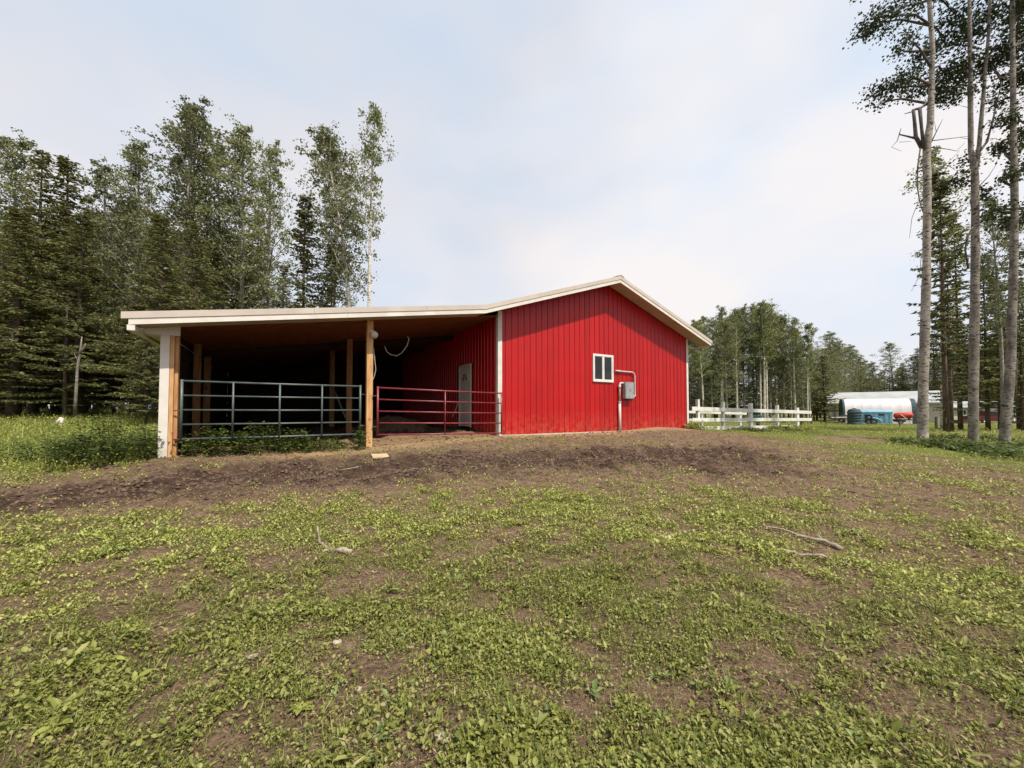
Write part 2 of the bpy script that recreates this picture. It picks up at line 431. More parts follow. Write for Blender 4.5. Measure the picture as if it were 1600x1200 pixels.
def tag(o, label, cat, group=None, kind=None):
    o['label'] = label; o['category'] = cat
    if group: o['group'] = group
    if kind: o['kind'] = kind
    return o
class MB:
    def __init__(s): s.V = []; s.F = []
    def box(s, x0, x1, y0, y1, z0, z1, bev=0):
        b = len(s.V)
        if bev:
            for z in (z0, z1):
                for (x, y) in ((x0 + bev, y0), (x1 - bev, y0), (x1, y0 + bev), (x1, y1 - bev), (x1 - bev, y1), (x0 + bev, y1), (x0, y1 - bev), (x0, y0 + bev)):
                    s.V.append((x, y, z))
            s.F.append(tuple(b + i for i in range(7, -1, -1))); s.F.append(tuple(b + 8 + i for i in range(8)))
            for i in range(8): s.F.append((b + i, b + (i + 1) % 8, b + 8 + (i + 1) % 8, b + 8 + i))
            return s
        s.V += [(x0, y0, z0), (x1, y0, z0), (x1, y1, z0), (x0, y1, z0), (x0, y0, z1), (x1, y0, z1), (x1, y1, z1), (x0, y1, z1)]
        s.F += [tuple(b + i for i in f) for f in ((0, 3, 2, 1), (4, 5, 6, 7), (0, 1, 5, 4), (1, 2, 6, 5), (2, 3, 7, 6), (3, 0, 4, 7))]
        return s
    def hexa(s, p):
        """8 points: bottom 4 ccw, top 4 ccw"""
        b = len(s.V); s.V += [tuple(q) for q in p]
        s.F += [tuple(b + i for i in f) for f in ((0, 3, 2, 1), (4, 5, 6, 7), (0, 1, 5, 4), (1, 2, 6, 5), (2, 3, 7, 6), (3, 0, 4, 7))]
        return s
    def prism(s, prof, y0, y1):
        """profile in x,z extruded along y"""
        b = len(s.V); n = len(prof)
        s.V += [(x, y0, z) for x, z in prof] + [(x, y1, z) for x, z in prof]
        s.F.append(tuple(b + i for i in range(n))); s.F.append(tuple(b + n + i for i in range(n - 1, -1, -1)))
        for i in range(n): s.F.append((b + i, b + n + i, b + n + (i + 1) % n, b + (i + 1) % n))
        return s
    def tube(s, pts, r, n=8, cap=True):
        pts = [Vector(p) for p in pts]; rs = r if isinstance(r, (list, tuple)) else [r] * len(pts)
        b = len(s.V)
        up = None
        for i, p in enumerate(pts):
            d = (pts[min(i + 1, len(pts) - 1)] - pts[max(i - 1, 0)]).normalized()
            if up is None:
                up = Vector((0, 0, 1)) if abs(d.z) < .9 else Vector((1, 0, 0))
            a = d.cross(up).normalized(); c = d.cross(a).normalized(); up = -c if (-c).dot(up) > 0 else c
            for k in range(n):
                t = 2 * PI * k / n
                s.V.append(tuple(p + a * math.cos(t) * rs[i] + d.cross(a) * math.sin(t) * rs[i]))
        for i in range(len(pts) - 1):
            for k in range(n):
                s.F.append((b + i * n + k, b + i * n + (k + 1) % n, b + (i + 1) * n + (k + 1) % n, b + (i + 1) * n + k))
        if cap:
            s.F.append(tuple(b + k for k in range(n - 1, -1, -1))); s.F.append(tuple(b + (len(pts) - 1) * n + k for k in range(n)))
        return s
    def build(s, name, m, parent=None, smooth=False):
        return link_mesh(name, s.V, s.F, m, parent, smooth)

# ------------------------------------------------------------------ ground sheet
def axis(segs):
    out = [segs[0][0]]
    for a, b, st in segs:
        n = max(1, int(round((b - a) / st))); out += list(np.linspace(a, b, n + 1)[1:])
    return np.array(out)
gx = axis([(-500, -120, 60), (-120, -40, 10), (-40, -16, 1.5), (-16, -8, .22), (-8, 9, .055), (9, 20, .2), (20, 50, 1.5), (50, 120, 10), (120, 500, 60)])
gy = axis([(-300, -40, 50), (-40, -4, 4), (-4, .8, .4), (.8, 9, .05), (9, 14, .10), (14, 24, .4), (24, 60, 1.5), (60, 120, 10), (120, 700, 60)])
X, Y = np.meshgrid(gx, gy); xs = X.ravel(); ys = Y.ravel()
zs = gz(xs, ys)
dirt, sandy, lush, core, bare, n3 = masks(xs, ys)
near = sstep(40, 15, np.hypot(xs, ys))
def lumps(x, y):
    d, sa, lu, co, ba, _ = masks(x, y)
    rough = fbm(x * 4.5, y * 4.5, 5) - .5
    fine = fbm(x * 7 + 3, y * 7 + 8, 4) - .5
    pits = sstep(.60, .75, vnoise(x * 2.6 + 7, y * 2.6 + 1)) * .05
    amp = .05 + .16 * co * (1 - sa) + .03 * d * (1 - sa) - .03 * sa
    return (rough * amp + fine * (.03 + .085 * co)) + (fbm(x * 1.1, y * 1.1, 2) - .5) * .10 - pits * (1 - lu) * (.4 + co)
NL = lumps(xs, ys)
uu = (xs - P0.x) * UX + (ys - P0.y) * UY; vv = -(xs - P0.x) * UY + (ys - P0.y) * UX
wall_near = np.exp(-(np.maximum(0, np.abs(vv) - .1) / .4) ** 2) * ((uu > -.5) & (uu < 17.2))
zs = zs + NL * near * (1 - .7 * wall_near)
def gzl(x, y):
    nr = sstep(40, 15, np.hypot(x, y))
    return gz(x, y) + lumps(x, y) * nr
nx, ny = len(gx), len(gy)
idx = np.arange(nx * ny).reshape(ny, nx)
F = np.stack([idx[:-1, :-1].ravel(), idx[:-1, 1:].ravel(), idx[1:, 1:].ravel(), idx[1:, :-1].ravel()], 1)
ground = link_mesh('ground', np.c_[xs, ys, zs], F, M['ground'], smooth=True)
ground['kind'] = 'structure'; ground['label'] = 'uneven paddock ground of trodden soil and short weeds'
for nm, cols in (('mask', (dirt, sandy, lush)), ('mask2', (core, bare, n3))):
    at_ = ground.data.color_attributes.new(nm, 'FLOAT_COLOR', 'POINT')
    at_.data.foreach_set('color', np.c_[cols[0], cols[1], cols[2], np.ones(len(xs))].astype(np.float32).ravel())

# ------------------------------------------------------------------ barn
barn = thing('barn', 'red ribbed metal barn with white trim and an open timber lean-to on its left', 'barn', (P0.x, P0.y, 0), BANG)
W = 9.16; U0 = 7.66; U1 = U0 + W; UM = (U0 + U1) / 2
OV = .6; DEP = 11.0
UL0, ZL0 = -.45, 2.99
UK, ZK = 6.91, 4.15
ZR = 5.93
UE, ZE = U1 + .74, 4.14
FH = .24
def roof_bot(u):
    if u < UK: return ZL0 + (ZK - ZL0) * (u - UL0) / (UK - UL0)
    if u < UM: return ZK + (ZR - ZK) * (u - UK) / (UM - UK)
    return ZR + (ZE - ZR) * (u - UM) / (UE - UM)
SP = W / 40
def rib_panel(name, u0, topf, zb, m, parent, pitch=SP):
    prof = [(0, 0), (.008, 0), (.018, .020), (.034, .020), (.046, 0), (.11, 0), (.118, .004), (.126, .004), (.134, 0), (pitch, 0)]
    V = []; Fc = []
    for du, h in prof:
        V.append((u0 + du, -h, zb)); V.append((u0 + du, -h, topf(u0 + du)))
    for i in range(len(prof) - 1):
        Fc.append((2 * i, 2 * i + 2, 2 * i + 3, 2 * i + 1))
    return link_mesh(name, V, Fc, m, parent)
zb = .66
WIN = (11.45, 12.44, 2.44, 3.43)
for i in range(40):
    u0 = U0 + i * SP
    rib_panel('siding_panel', u0, lambda u: roof_bot(u) + .09, zb, M['red'], barn)
# wall core behind the sheets (gable wall, right wall, back wall)
mb = MB()
mb.prism([(U0 + .02, zb - .12), (U1 - .02, zb - .12), (U1 - .02, roof_bot(U1) + .06), (UM, roof_bot(UM) + .06), (U0 + .02, roof_bot(U0) + .06)], .012, .14)
mb.build('gable_wall', M['shade_wood'], barn)
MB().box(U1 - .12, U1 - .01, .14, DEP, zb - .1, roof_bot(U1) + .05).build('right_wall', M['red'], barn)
MB().prism([(0, .5), (U1 - .13, .5), (U1 - .13, roof_bot(U1) + .05), (UM, roof_bot(UM) + .05), (UK, ZK + .05), (0, roof_bot(0) + .05)], DEP - .1, DEP).build('back_wall', M['shade_wood'], barn)
MB().box(U0 + .014, U0 + .12, .141, DEP - .1, .6, roof_bot(U0) + .05).build('inner_wall', M['shade_wood'], barn)
# ribbed sheets on the wall inside the lean-to (a doorway is left free)
DV0, DV1 = 1.94, 2.97
sw = bpy.data.objects.new('shed_siding', None)
npan = int((DEP - .1) / SP)
for k in range(npan):
    v0 = .0 + k * SP; v1 = v0 + SP
    inn = not (v1 < DV0 - .02 or v0 > DV1 + .02)
    zb2 = 3.06 if inn else .66
    prof = [(0, 0), (.008, 0), (.018, .020), (.034, .020), (.046, 0), (.11, 0), (.118, .004), (.126, .004), (.134, 0), (SP, 0)]
    V = []; Fc = []
    for dv, h in prof:
        V.append((U0 + .01 - h, v0 + dv, zb2)); V.append((U0 + .01 - h, v0 + dv, roof_bot(U0) - .10))
    for i in range(len(prof) - 1): Fc.append((2 * i + 2, 2 * i, 2 * i + 1, 2 * i + 3))
    link_mesh('siding_panel', V, Fc, M['red'], barn)
sw_unused = sw; bpy.data.objects.remove(sw)
# trims
MB().box(U0 - .03, U0 + .115, -.03, -.021, .64, roof_bot(U0) + .05).box(U0 - .03, U0 - .021, -.021, .11, .64, roof_bot(U0) - .05).build('corner_trim', M['white'], barn)
MB().box(U1 - .10, U1 + .02, -.03, -.021, .64, roof_bot(U1) + .05).box(U1 + .011, U1 + .02, -.021, .10, .64, roof_bot(U1) + .05).build('corner_trim', M['white'], barn)
MB().box(U0 + .12, U1 - .10, -.032, -.022, zb - .035, zb + .012).build('base_trim', M['trim_beige'], barn)
MB().box(U0 + .10, U1 - .02, -.02, .010, zb - .30, zb - .036).build('foundation_board', M['slab'], barn)
# roof sheets
def slab(name, ua, za, ub, zb_, th0, th1, v0, v1, m, parent=barn):
    return MB().prism([(ua, za + th0), (ub, zb_ + th0), (ub, zb_ + th1), (ua, za + th1)], v0, v1).build(name, m, parent)
RB = DEP + .5
slab('roof_sheet', UL0 - .05, roof_bot(UL0) - .008, UK, ZK, FH - .05, FH - .01, -OV, RB, M['roof'])
slab('roof_sheet', UK, ZK, UM, ZR, FH - .05, FH - .01, -OV, RB, M['roof'])
slab('roof_sheet', UM, ZR, UE + .03, ZE - .01, FH - .05, FH - .01, -OV, RB, M['roof'])
MB().prism([(UM - .17, ZR + FH - .045), (UM, ZR + FH + .012), (UM + .17, ZR + FH - .045), (UM + .17, ZR + FH - .02), (UM, ZR + FH + .04), (UM - .17, ZR + FH - .02)], -OV - .045, RB).build('ridge_cap', M['roof'], barn)
# fascia: lower white board and upper beige drip trim, piece by piece
segs = [(UL0, 3.3), (3.305, UK)]
for a, b in segs: slab('fascia_board', a, roof_bot(a), b, roof_bot(b), 0, .115, -OV - .02, -OV + .02, M['white'])
for a, b in [(UL0 - .10, 2.6), (2.605, 5.2), (5.205, UK)]: slab('rake_trim', a, roof_bot(a), b, roof_bot(b), .115, FH, -OV - .035, -OV + .01, M['trim_beige'])
for a, b in ((UK, UM), (UM, UE)):
    slab('fascia_board', a, roof_bot(a), b, roof_bot(b), 0, .115, -OV - .02, -OV + .02, M['white'])
    slab('rake_trim', a, roof_bot(a), b + (.06 if b == UE else 0), roof_bot(b) - (.02 if b == UE else 0), .115, FH, -OV - .035, -OV + .01, M['trim_beige'])
# eave fascia running back
MB().box(UL0 - .02, UL0 + .09, -OV - .018, RB, 2.89, 2.989).build('eave_fascia', M['white'], barn)
MB().box(UE - .02, UE, -OV + .021, RB, ZE - .03, ZE + .10).build('eave_fascia', M['white'], barn)
# soffits of the overhang
slab('gable_soffit', UK, ZK, UM, ZR, .05, .065, -OV + .021, -.04, M['soffit'])
slab('gable_soffit', UM, ZR, UE - .021, roof_bot(UE - .021), .05, .065, -OV + .021, -.04, M['soffit'])
slab('gable_soffit', UL0, ZL0, UK, ZK, .03, .045, -OV + .021, -.06, M['soffit'])
MB().box(UL0 + .091, -.005, -.06, RB - .1, 2.925, 2.94).build('eave_soffit', M['white'], barn)
MB().box(U1 + .021, UE - .021, -.03, RB - .1, ZE - .02, ZE - .005).build('eave_soffit', M['white'], barn)
MB().hexa([(UL0 + .091, -.095, 2.93), (.20, -.095, 2.93), (.20, -.062, 2.93), (UL0 + .091, -.062, 2.93),
           (UL0 + .091, -.095, roof_bot(UL0) + .03), (.20, -.095, roof_bot(.2) + .03), (.20, -.062, roof_bot(.2) + .03), (UL0 + .091, -.062, roof_bot(UL0) + .03)]).build('eave_return', M['white'], barn)
# lean-to ceiling boards, running along the front
nb = 44
for k in range(nb):
    v0 = -.055 + k * .25
    if v0 > DEP - .4: break
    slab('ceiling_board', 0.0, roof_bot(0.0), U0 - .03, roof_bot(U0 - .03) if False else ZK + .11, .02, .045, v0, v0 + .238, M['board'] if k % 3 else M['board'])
for v0 in (3.4, 6.8):
    slab('header_beam', .02, roof_bot(.02), U0 - .04, ZK + .10, -.16, .018, v0 + .05, v0 + .10, M['shade_wood'])
# white corner trim and posts of the lean-to
MB().box(-.10, .045, -.10, -.085, .42, 2.93).box(-.10, -.088, -.085, .08, .42, 2.93).build('corner_trim', M['white'], barn)
MB().box(.05, .115, -.09, .06, .40, roof_bot(.1)).build('post', M['post_pale'], barn)
MB().box(.118, .175, -.03, .10, .40, roof_bot(.2)).build('post', M['post'], barn)
o = MB().box(3.84, 3.99, -.08, .08, .40, roof_bot(3.95) + .01, .006).build('post', M['post_pale'], barn)
M['post_dim'] = wood('dim_post_wood', (.27, .135, .055), (.16, .075, .03))  # dimmer copy of the post wood, lean-to shade put into its colour
def inner_post(px, Yd, w, m='post_dim'):
    p = at(px, 640, Yd)
    u = (p.x - P0.x) * UX + (p.y - P0.y) * UY; v = -(p.x - P0.x) * UY + (p.y - P0.y) * UX
    MB().box(u - w / 2, u + w / 2, v - w / 2, v + w / 2, .5, roof_bot(u) + .02).build('post', M[m], barn)
    return u, v
inner_post(545, 12.4, .165); inner_post(518, 14.5, .17)
inner_post(307, 9.9, .14); inner_post(323, 11.4, .15)
for v in (): MB().box(.02, .17, v, v + .14, .5, roof_bot(.1)).build('post', M['post'], barn)
# diagonal brace between the middle posts
p, q = at(521, 607, 14.2), at(540, 652, 13.0)
lp = lambda p: ((p.x - P0.x) * UX + (p.y - P0.y) * UY, -(p.x - P0.x) * UY + (p.y - P0.y) * UX, p.z)
MB().tube([lp(p), lp(q)], .035, 4).build('brace', M['galv'], barn)
# left wall
MB().box(-.10, -.01, .09, DEP - .11, .45, roof_bot(-.10) + .185).build('left_wall', M['shade_wood'], barn)
for z in (1.0, 1.8, 2.6): MB().box(-.008, .03, .12, DEP - .12, z, z + .14).build('girt', M['shade_wood'], barn)
for z in (1.2, 2.0, 2.8): MB().box(.0, U0 - .05, DEP - .15, DEP - .105, z, z + .14).build('girt', M['shade_wood'], barn)
# side door inside the lean-to
door = MB().box(U0 - .012, U0 + .03, DV0 + .085, DV1 - .085, .86, 2.96).build('door', M['white'], barn)
fr = MB()
fr.box(U0 - .035, U0 + .01, DV0, DV0 + .083, .84, 3.05).box(U0 - .035, U0 + .01, DV1 - .083, DV1, .84, 3.05).box(U0 - .035, U0 + .01, DV0 + .083, DV1 - .083, 2.965, 3.05)
fr.build('door_frame', M['white'], barn)
vc_, zc_, rr_ = (DV0 + DV1) / 2, 2.50, .25
V = [(U0 - .016, vc_, zc_)] + [(U0 - .016, vc_ + rr_ * math.cos(t), zc_ + rr_ * math.sin(t)) for t in np.linspace(0, PI, 13)]
link_mesh('fan_light', V, [(0, i, i + 1) for i in range(1, 13)], M['glass'], door)
mbx = MB()
for t in (PI / 4, PI / 2, 3 * PI / 4): mbx.tube([(U0 - .02, vc_, zc_), (U0 - .02, vc_ + rr_ * math.cos(t), zc_ + rr_ * math.sin(t))], .008, 4)
mbx.tube([(U0 - .02, vc_ + rr_ * math.cos(t), zc_ + rr_ * math.sin(t)) for t in np.linspace(0, PI, 9)], .011, 4).tube([(U0 - .02, vc_ - rr_, zc_), (U0 - .02, vc_ + rr_, zc_)], .011, 4)
mbx.build('muntin', M['white'], door)
MB().tube([(U0 - .02, DV1 - .16, 1.85), (U0 - .07, DV1 - .16, 1.85), (U0 - .075, DV1 - .22, 1.85)], .018, 6).build('handle', M['galv'], door)
# gable window
u0, u1, z0, z1 = WIN
fr = MB(); t = .07
fr.box(u0, u1, -.055, -.002, z0, z0 + t).box(u0, u1, -.055, -.002, z1 - t, z1).box(u0, u0 + t, -.055, -.002, z0 + t, z1 - t).box(u1 - t, u1, -.055, -.002, z0 + t, z1 - t)
um = (u0 + u1) / 2
fr.box(um - .03, um + .03, -.050, -.002, z0 + t, z1 - t)
win = fr.build('window', M['vinyl'], barn)
for a, b in ((u0 + t, um - .03), (um + .03, u1 - t)):
    sh = MB(); s_ = .022
    sh.box(a, b, -.042, -.026, z0 + t, z0 + t + s_).box(a, b, -.042, -.026, z1 - t - s_, z1 - t).box(a, a + s_, -.042, -.026, z0 + t + s_, z1 - t - s_).box(b - s_, b, -.042, -.026, z0 + t + s_, z1 - t - s_)
    sh.build('sash', M['vinyl'], win)
    MB().box(a + s_, b - s_, -.034, -.030, z0 + t + s_, z1 - t - s_).build('pane', M['glass'], win)
# ---- electrical box and conduits on the gable
eb = thing('electrical_box', 'grey electrical box with bent conduit pipes mounted on the red gable wall', 'electrical box', (0, 0, 0))
eb.matrix_world = barn.matrix_basis
eb.location = bw(13.13, 0, 1.85); eb.rotation_euler = (0, 0, BANG)
MB().box(-.22, .22, -.19, -.022, 0, .62, .012).build('cabinet', M['galv'], eb)
MB().box(-.205, .205, -.200, -.191, .02, .60, .01).build('box_door', M['galv'], eb)
MB().box(-.012, .012, -.212, -.202, .26, .34).build('latch', M['rust'], eb)
MB().box(-.05, .05, -.10, -.03, -.05, -.001).build('cable_gland', M['black'], eb)
MB().tube([(-.41, -.07, -1.32), (-.41, -.07, -.15)], .05, 10).tube([(-.41, -.07, -.15), (-.41, -.07, -.11)], .062, 10).build('riser_pipe', M['conduit'], eb, True)
MB().tube([(-.41, -.075, -.11), (-.41, -.075, .50), (-.38, -.075, .56), (-.34, -.075, .58), (-.22, -.075, .58)], .036, 10).tube([(-.41, -.075, .38), (-.41, -.075, .50)], .05, 10).build('conduit', M['conduit'], eb, True)
arc = [(-.60, -.06, 1.02), (-.40, -.06, 1.02)] + [(.26 + .15 * math.sin(t), -.06, .86 + .15 * math.cos(t)) for t in np.linspace(0, PI / 2, 7)] + [(.41, -.06, .22)] + \
      [(.33 + .08 * math.cos(t), -.07, .17 - .08 * math.sin(t)) for t in np.linspace(0, PI / 2, 5)] + [(.22, -.08, .09)]
MB().tube(arc, .026, 8).tube([(-.55, -.06, 1.02), (-.36, -.06, 1.02)], .036, 8).build('conduit', M['conduit'], eb, True)
# ---- flood light on the middle post, its cable; hanging wire
fl = thing('flood_light', 'round white flood light fixed near the top of the middle timber post', 'light', bw(3.94, -.08, 3.33), BANG)
MB().tube([(.06, -.10, -.02), (.06, -.06, 0), (.06, -.03, .01)], [.085, .09, .05], 16).build('lamp_head', M['lamp'], fl, True)
MB().tube([(.06, -.03, .01), (.06, -.01, .05), (.03, -.001, .06)], .02, 8).box(-.02, .08, -.02, -.001, .03, .11).build('bracket', M['white'], fl)
cb = MB().tube([bw(3.905, -.10, 3.36), bw(3.935, -.1, 3.2), bw(3.885, -.1, 3.1)], .006, 5).tube([bw(4.005, -.04, 3.0), bw(4.035, -.05, 2.7), bw(4.065, -.04, 2.45), bw(4.035, -.03, 2.3), bw(4.000, -.02, 2.2)], .010, 5).build('cable', M['cable'])
tag(cb, 'thin pale cable looping down the right side of the middle post', 'cable')
pts = [at(601, 541, 11), at(604, 549, 11), at(610, 554, 11), at(620, 556, 11), at(628, 551, 11), at(636, 540, 11), at(639, 530, 11), at(637, 526, 11)]
hw = MB().tube(pts, .014, 5).build('hanging_wire', M['cable'])
tag(hw, 'sagging wire hanging from the lean-to ceiling in a U shape', 'wire')
pl = MB().tube([at(716, 628, 13.2), at(712, 640, 13.1), at(706, 652, 13.0)], .018, 5).build('leaning_stick', M['straw_bit'])
tag(pl, 'thin pale stick leaning on the red wall left of the white door', 'stick')

# ------------------------------------------------------------------ gates
def gate(label, ua, ub, z0a, z0b, H, mid, m, va=-.14, vb=-.14):
    g = thing('farm_gate', label, 'gate', bw(ua, va, z0a), BANG + math.atan2(vb - va, ub - ua))
    L = math.hypot(ub - ua, vb - va); dz = z0b - z0a
    def zz(x): return dz * x / L
    r = .0205
    for k in range(5):
        zk = H * k / 4
        MB().tube([(.02, 0, zk), (L * .5, 0, zk + zz(L * .5) - .006), (L - .02, 0, zk + zz(L))], r * (1.05 if k in (0, 4) else .9), 8).build('rail', m, g, True)
    for x in (0, L):
        MB().tube([(x, 0, zz(x) - .03), (x, 0, zz(x) + H + .03)], r * 1.3, 8).build('end_stile', m, g, True)
    for x in mid:
        MB().tube([(x * L, -.03, zz(x * L)), (x * L, -.03, zz(x * L) + H)], r * .95, 8).build('brace_bar', m, g, True)
    return g, L
g1_, L1 = gate('grey-green five-rail tube gate across the left bay of the lean-to', .255, 3.68, .83, .83, 1.18, (.25, .5, .75), M['gate_green'])
MB().tube([(L1, 0, .2), (L1 + .10, .02, .2)], .014, 6).tube([(L1, 0, .98), (L1 + .10, .02, .98)], .014, 6).build('hinge', M['rust'], g1_)
MB().tube([(0, 0, .58), (-.12, .04, .58)], .012, 6).tube([(0, 0, 0), (-.13, .04, 0)], .014, 6).build('latch', M['gate_red'], g1_)
g2_, L2 = gate('maroon five-rail tube gate between the middle post and the red wall', 4.10, 7.68, .80, .74, 1.19, (.5,), M['gate_red'], -.14, -.16)
MB().tube([(0, 0, .2), (-.13, .02, .2)], .014, 6).tube([(0, 0, .98), (-.13, .02, .98)], .016, 6).build('hinge', M['rust'], g2_)

# manure and straw heap in the lean-to
def mound(name, cx, cy, rx, ry, h, m, label, cat, seed):
    n = 34; th = np.linspace(0, 2 * PI, n, endpoint=False); V = []; Fc = []
    R = 12
    for j in range(R + 1):
        f = j / R
        for t in th:
            rr = 1 + .25 * (vnoise(np.array([3 * math.cos(t) + seed]), np.array([3 * math.sin(t) + seed]))[0] - .5)
            x = cx + rx * f * rr * math.cos(t); y = cy + ry * f * rr * math.sin(t)
            z = g1(x, y) - .05 + h * (1 - f * f) ** 1.2 * (1 + .5 * (fbm(np.array([x * 3.1]), np.array([y * 3.1]))[0] - .5)) + .06 * (vnoise(np.array([x * 9]), np.array([y * 9]))[0] - .5)
            V.append((x, y, z))
    for j in range(R):
        for k in range(n):
            Fc.append((j * n + k, (j + 1) * n + k, (j + 1) * n + (k + 1) % n, j * n + (k + 1) % n))
    o = link_mesh(name, V, Fc, m, smooth=True)
    tag(o, label, cat); return o
M['manure'] = simple('old_straw_bedding', (.13, .085, .045), (.05, .032, .02), .95, 14, bmp=.9)
c = bw(5.3, 3.2); mound('bedding_heap', c.x, c.y, 1.6, 1.1, .48, M['manure'], 'brown heap of old straw bedding inside behind the maroon gate', 'heap', 3)

# ------------------------------------------------------------------ white rail fence, right of the barn
fence = thing('rail_fence', 'white three-rail board fence running right from the barn corner', 'fence', bw(U1 + .2, .0, 0), BANG)
FL = 10.9
def fz(x, k):   # rail heights follow the sloping yard
    f = x / FL
    a = (1.50, 1.02, .66)[k]; b = (1.32, .92, .53)[k]
    return a + (b - a) * f
for k in range(3):
    w = (.085, .08, .08)[k]
    xs_ = [0, 3.6, 7.2, FL] if k < 2 else [.4, 4.8, 8.7]
    for a, b in zip(xs_[:-1], xs_[1:]):
        MB().hexa([(a, -.07, fz(a, k) - w), (b - .008, -.07, fz(b, k) - w), (b - .008, -.04, fz(b, k) - w), (a, -.04, fz(a, k) - w),
                   (a, -.07, fz(a, k) + w), (b - .008, -.07, fz(b, k) + w), (b - .008, -.04, fz(b, k) + w), (a, -.04, fz(a, k) + w)]).build('rail', M['vinyl'], fence)
for px, pt, w in ((1091, 624, .13), (1130.5, 628, .13), (1173.5, 630, .22), (1215, 633, .14), (1246, 637, .22)):
    r_ = ray(px, 640); 
    x0_, y0_ = bw(U1 + .2, 0).x, bw(U1 + .2, 0).y
    # intersect the pixel's vertical plane with the fence line
    k_ = r_.x / r_.y
    s_ = (k_ * y0_ - x0_) / (UX - k_ * UY)
    Yd = y0_ + UY * s_
    zt = at(px, pt, Yd).z
    MB().box(s_ - w / 2, s_ + w / 2, -.04, .09, .1, zt, .01).build('post', M['vinyl'], fence)
fence2 = thing('rail_fence', 'second white fence further back seen through the front rails', 'fence', bw(U1 + .9, 3.2, 0), BANG)
for x in (1.0, 4.9, 8.8): MB().box(x - .08, x + .08, -.08, .08, 0, 1.62 - x * .02, .01).build('post', M['vinyl'], fence2)
for z in (1.42, .98, .54):
    for a, b in ((0, 4.9), (4.91, 9.4)):
        MB().hexa([(a, -.11, z - .07 - a * .02), (b, -.11, z - .07 - b * .02), (b, -.081, z - .07 - b * .02), (a, -.081, z - .07 - a * .02), (a, -.11, z + .07 - a * .02), (b, -.11, z + .07 - b * .02), (b, -.081, z + .07 - b * .02), (a, -.081, z + .07 - a * .02)]).build('rail', M['vinyl'], fence2)
kp = thing('wire_panel', 'dark wire kennel panel standing behind the white fence', 'wire panel', bw(U1 + 3, 4.6, 0), BANG)
MB().tube([(0, 0, .2), (0, 0, 2.15), (5.2, 0, 2.1), (5.2, 0, .15)], .022, 6).tube([(2.6, 0, .2), (2.6, 0, 2.1)], .02, 6).build('frame', M['black'], kp)
mbx = MB()
for x in np.arange(.15, 5.2, .15): mbx.box(x - .004, x + .004, -.004, .004, .25, 2.1)
for z in np.arange(.3, 2.1, .15): mbx.box(0, 5.2, -.0035, .0035, z - .0035, z + .0035)
mbx.build('mesh', M['black'], kp)
tb = thing('water_tub', 'small teal plastic tub glimpsed through the white fence', 'tub', bw(U1 + 7.9, 1.2, .9), 0)
MB().tube([(0, 0, 0), (0, 0, .25), (0, 0, .27)], [.14, .22, .23], 14).build('tub_body', M['tealtub'], tb, True)
MB().tube([(0, 0, -.45), (0, 0, 0)], .10, 10).build('tub_stand', M['deadwood'], tb, True)

# ------------------------------------------------------------------ far yard, right
def gpt(px, Y, dy=0):
    p = at(px, 650, Y); return Vector((p.x, p.y, g1(p.x, p.y)))
PHI = math.radians(-35)
def span(pxa, pxb, Y):
    p = gpt(pxa, Y); kb = (pxb - 800) / FPX; dx, dy = math.cos(PHI), math.sin(PHI)
    return p, (kb * p.y - p.x) / (dx - kb * dy)
# long shed with grey roof
Yd = 56
p0, L = span(1306, 1480, Yd)
zg = -.2
ez = at(1310, 631, Yd).z; rz_ = at(1330, 614, Yd + 4).z
sh = thing('long_shed', 'long cream shed with grey metal roof behind the white tarp shelter', 'shed', (p0.x, p0.y, 0), PHI)
MB().box(0, L, 0, 8, zg - .3, ez - .02).build('wall', M['far_wall'], sh)
MB().hexa([(-1.0, -.6, ez - .05), (L + .5, -.6, ez - .05), (L + .5, 4, rz_ - .1), (-.7, 4, rz_ - .1), (-1.0, -.6, ez + .1), (L + .5, -.6, ez + .1), (L + .5, 4, rz_), (-.7, 4, rz_)]).build('roof', M['far_roof'], sh)
MB().hexa([(-.7, 4.0, rz_ - .1), (L + .5, 4.0, rz_ - .1), (L + .5, 8.6, ez - .05), (-1.0, 8.6, ez - .05), (-.7, 4.0, rz_), (L + .5, 4.0, rz_), (L + .5, 8.6, ez + .1), (-1.0, 8.6, ez + .1)]).build('roof', M['far_roof'], sh)
MB().box(L - 3.4, L - 2.5, -.06, -.002, zg, 1.9).build('door', M['white'], sh)
# white tarp shelter (half barrel)
Yd = 48
p0, L = span(1321, 1425, Yd); zt = at(1370, 624, Yd + 2).z; zg = p0.z - .1
sl = thing('tarp_shelter', 'white tarp shelter with rounded roof and teal end walls', 'shelter', (p0.x, p0.y, zg), PHI)
H = zt - zg
n = 9
prof = [(2.6 - 2.6 * (abs(math.cos(t)) ** .55) * (1 if math.cos(t) > 0 else -1), H * max(0, math.sin(t)) ** .55) for t in np.linspace(0, PI, 19)]
nseg = 7
for k in range(nseg):
    a = L * k / nseg; b = L * (k + 1) / nseg
    V = []; Fc = []
    for (x, sag) in ((a, 0), ((a + b) / 2, .03), (b, 0)):
        for (yy, z) in prof: V.append((x, yy + (sag if yy < 2.6 else -sag), z - sag))
    m_ = len(prof)
    for j in range(2):
        for i in range(m_ - 1): Fc.append((j * m_ + i, (j + 1) * m_ + i, (j + 1) * m_ + i + 1, j * m_ + i + 1))
    link_mesh('tarp_panel', V, Fc, M['fabric'], sl, True)
for x0_, x1_ in ((-.2, -.01), (L + .01, L + .42)):
    V = [(x0_, y, z * 1.0) for y, z in prof] + [(x1_, y, z) for y, z in prof]; m_ = len(prof)
    Fc = [tuple(range(m_)), tuple(range(2 * m_ - 1, m_ - 1, -1))] + [(i, m_ + i, m_ + i + 1, i + 1) for i in range(m_ - 1)]
    link_mesh('end_wall', V, Fc, M['teal'], sl)
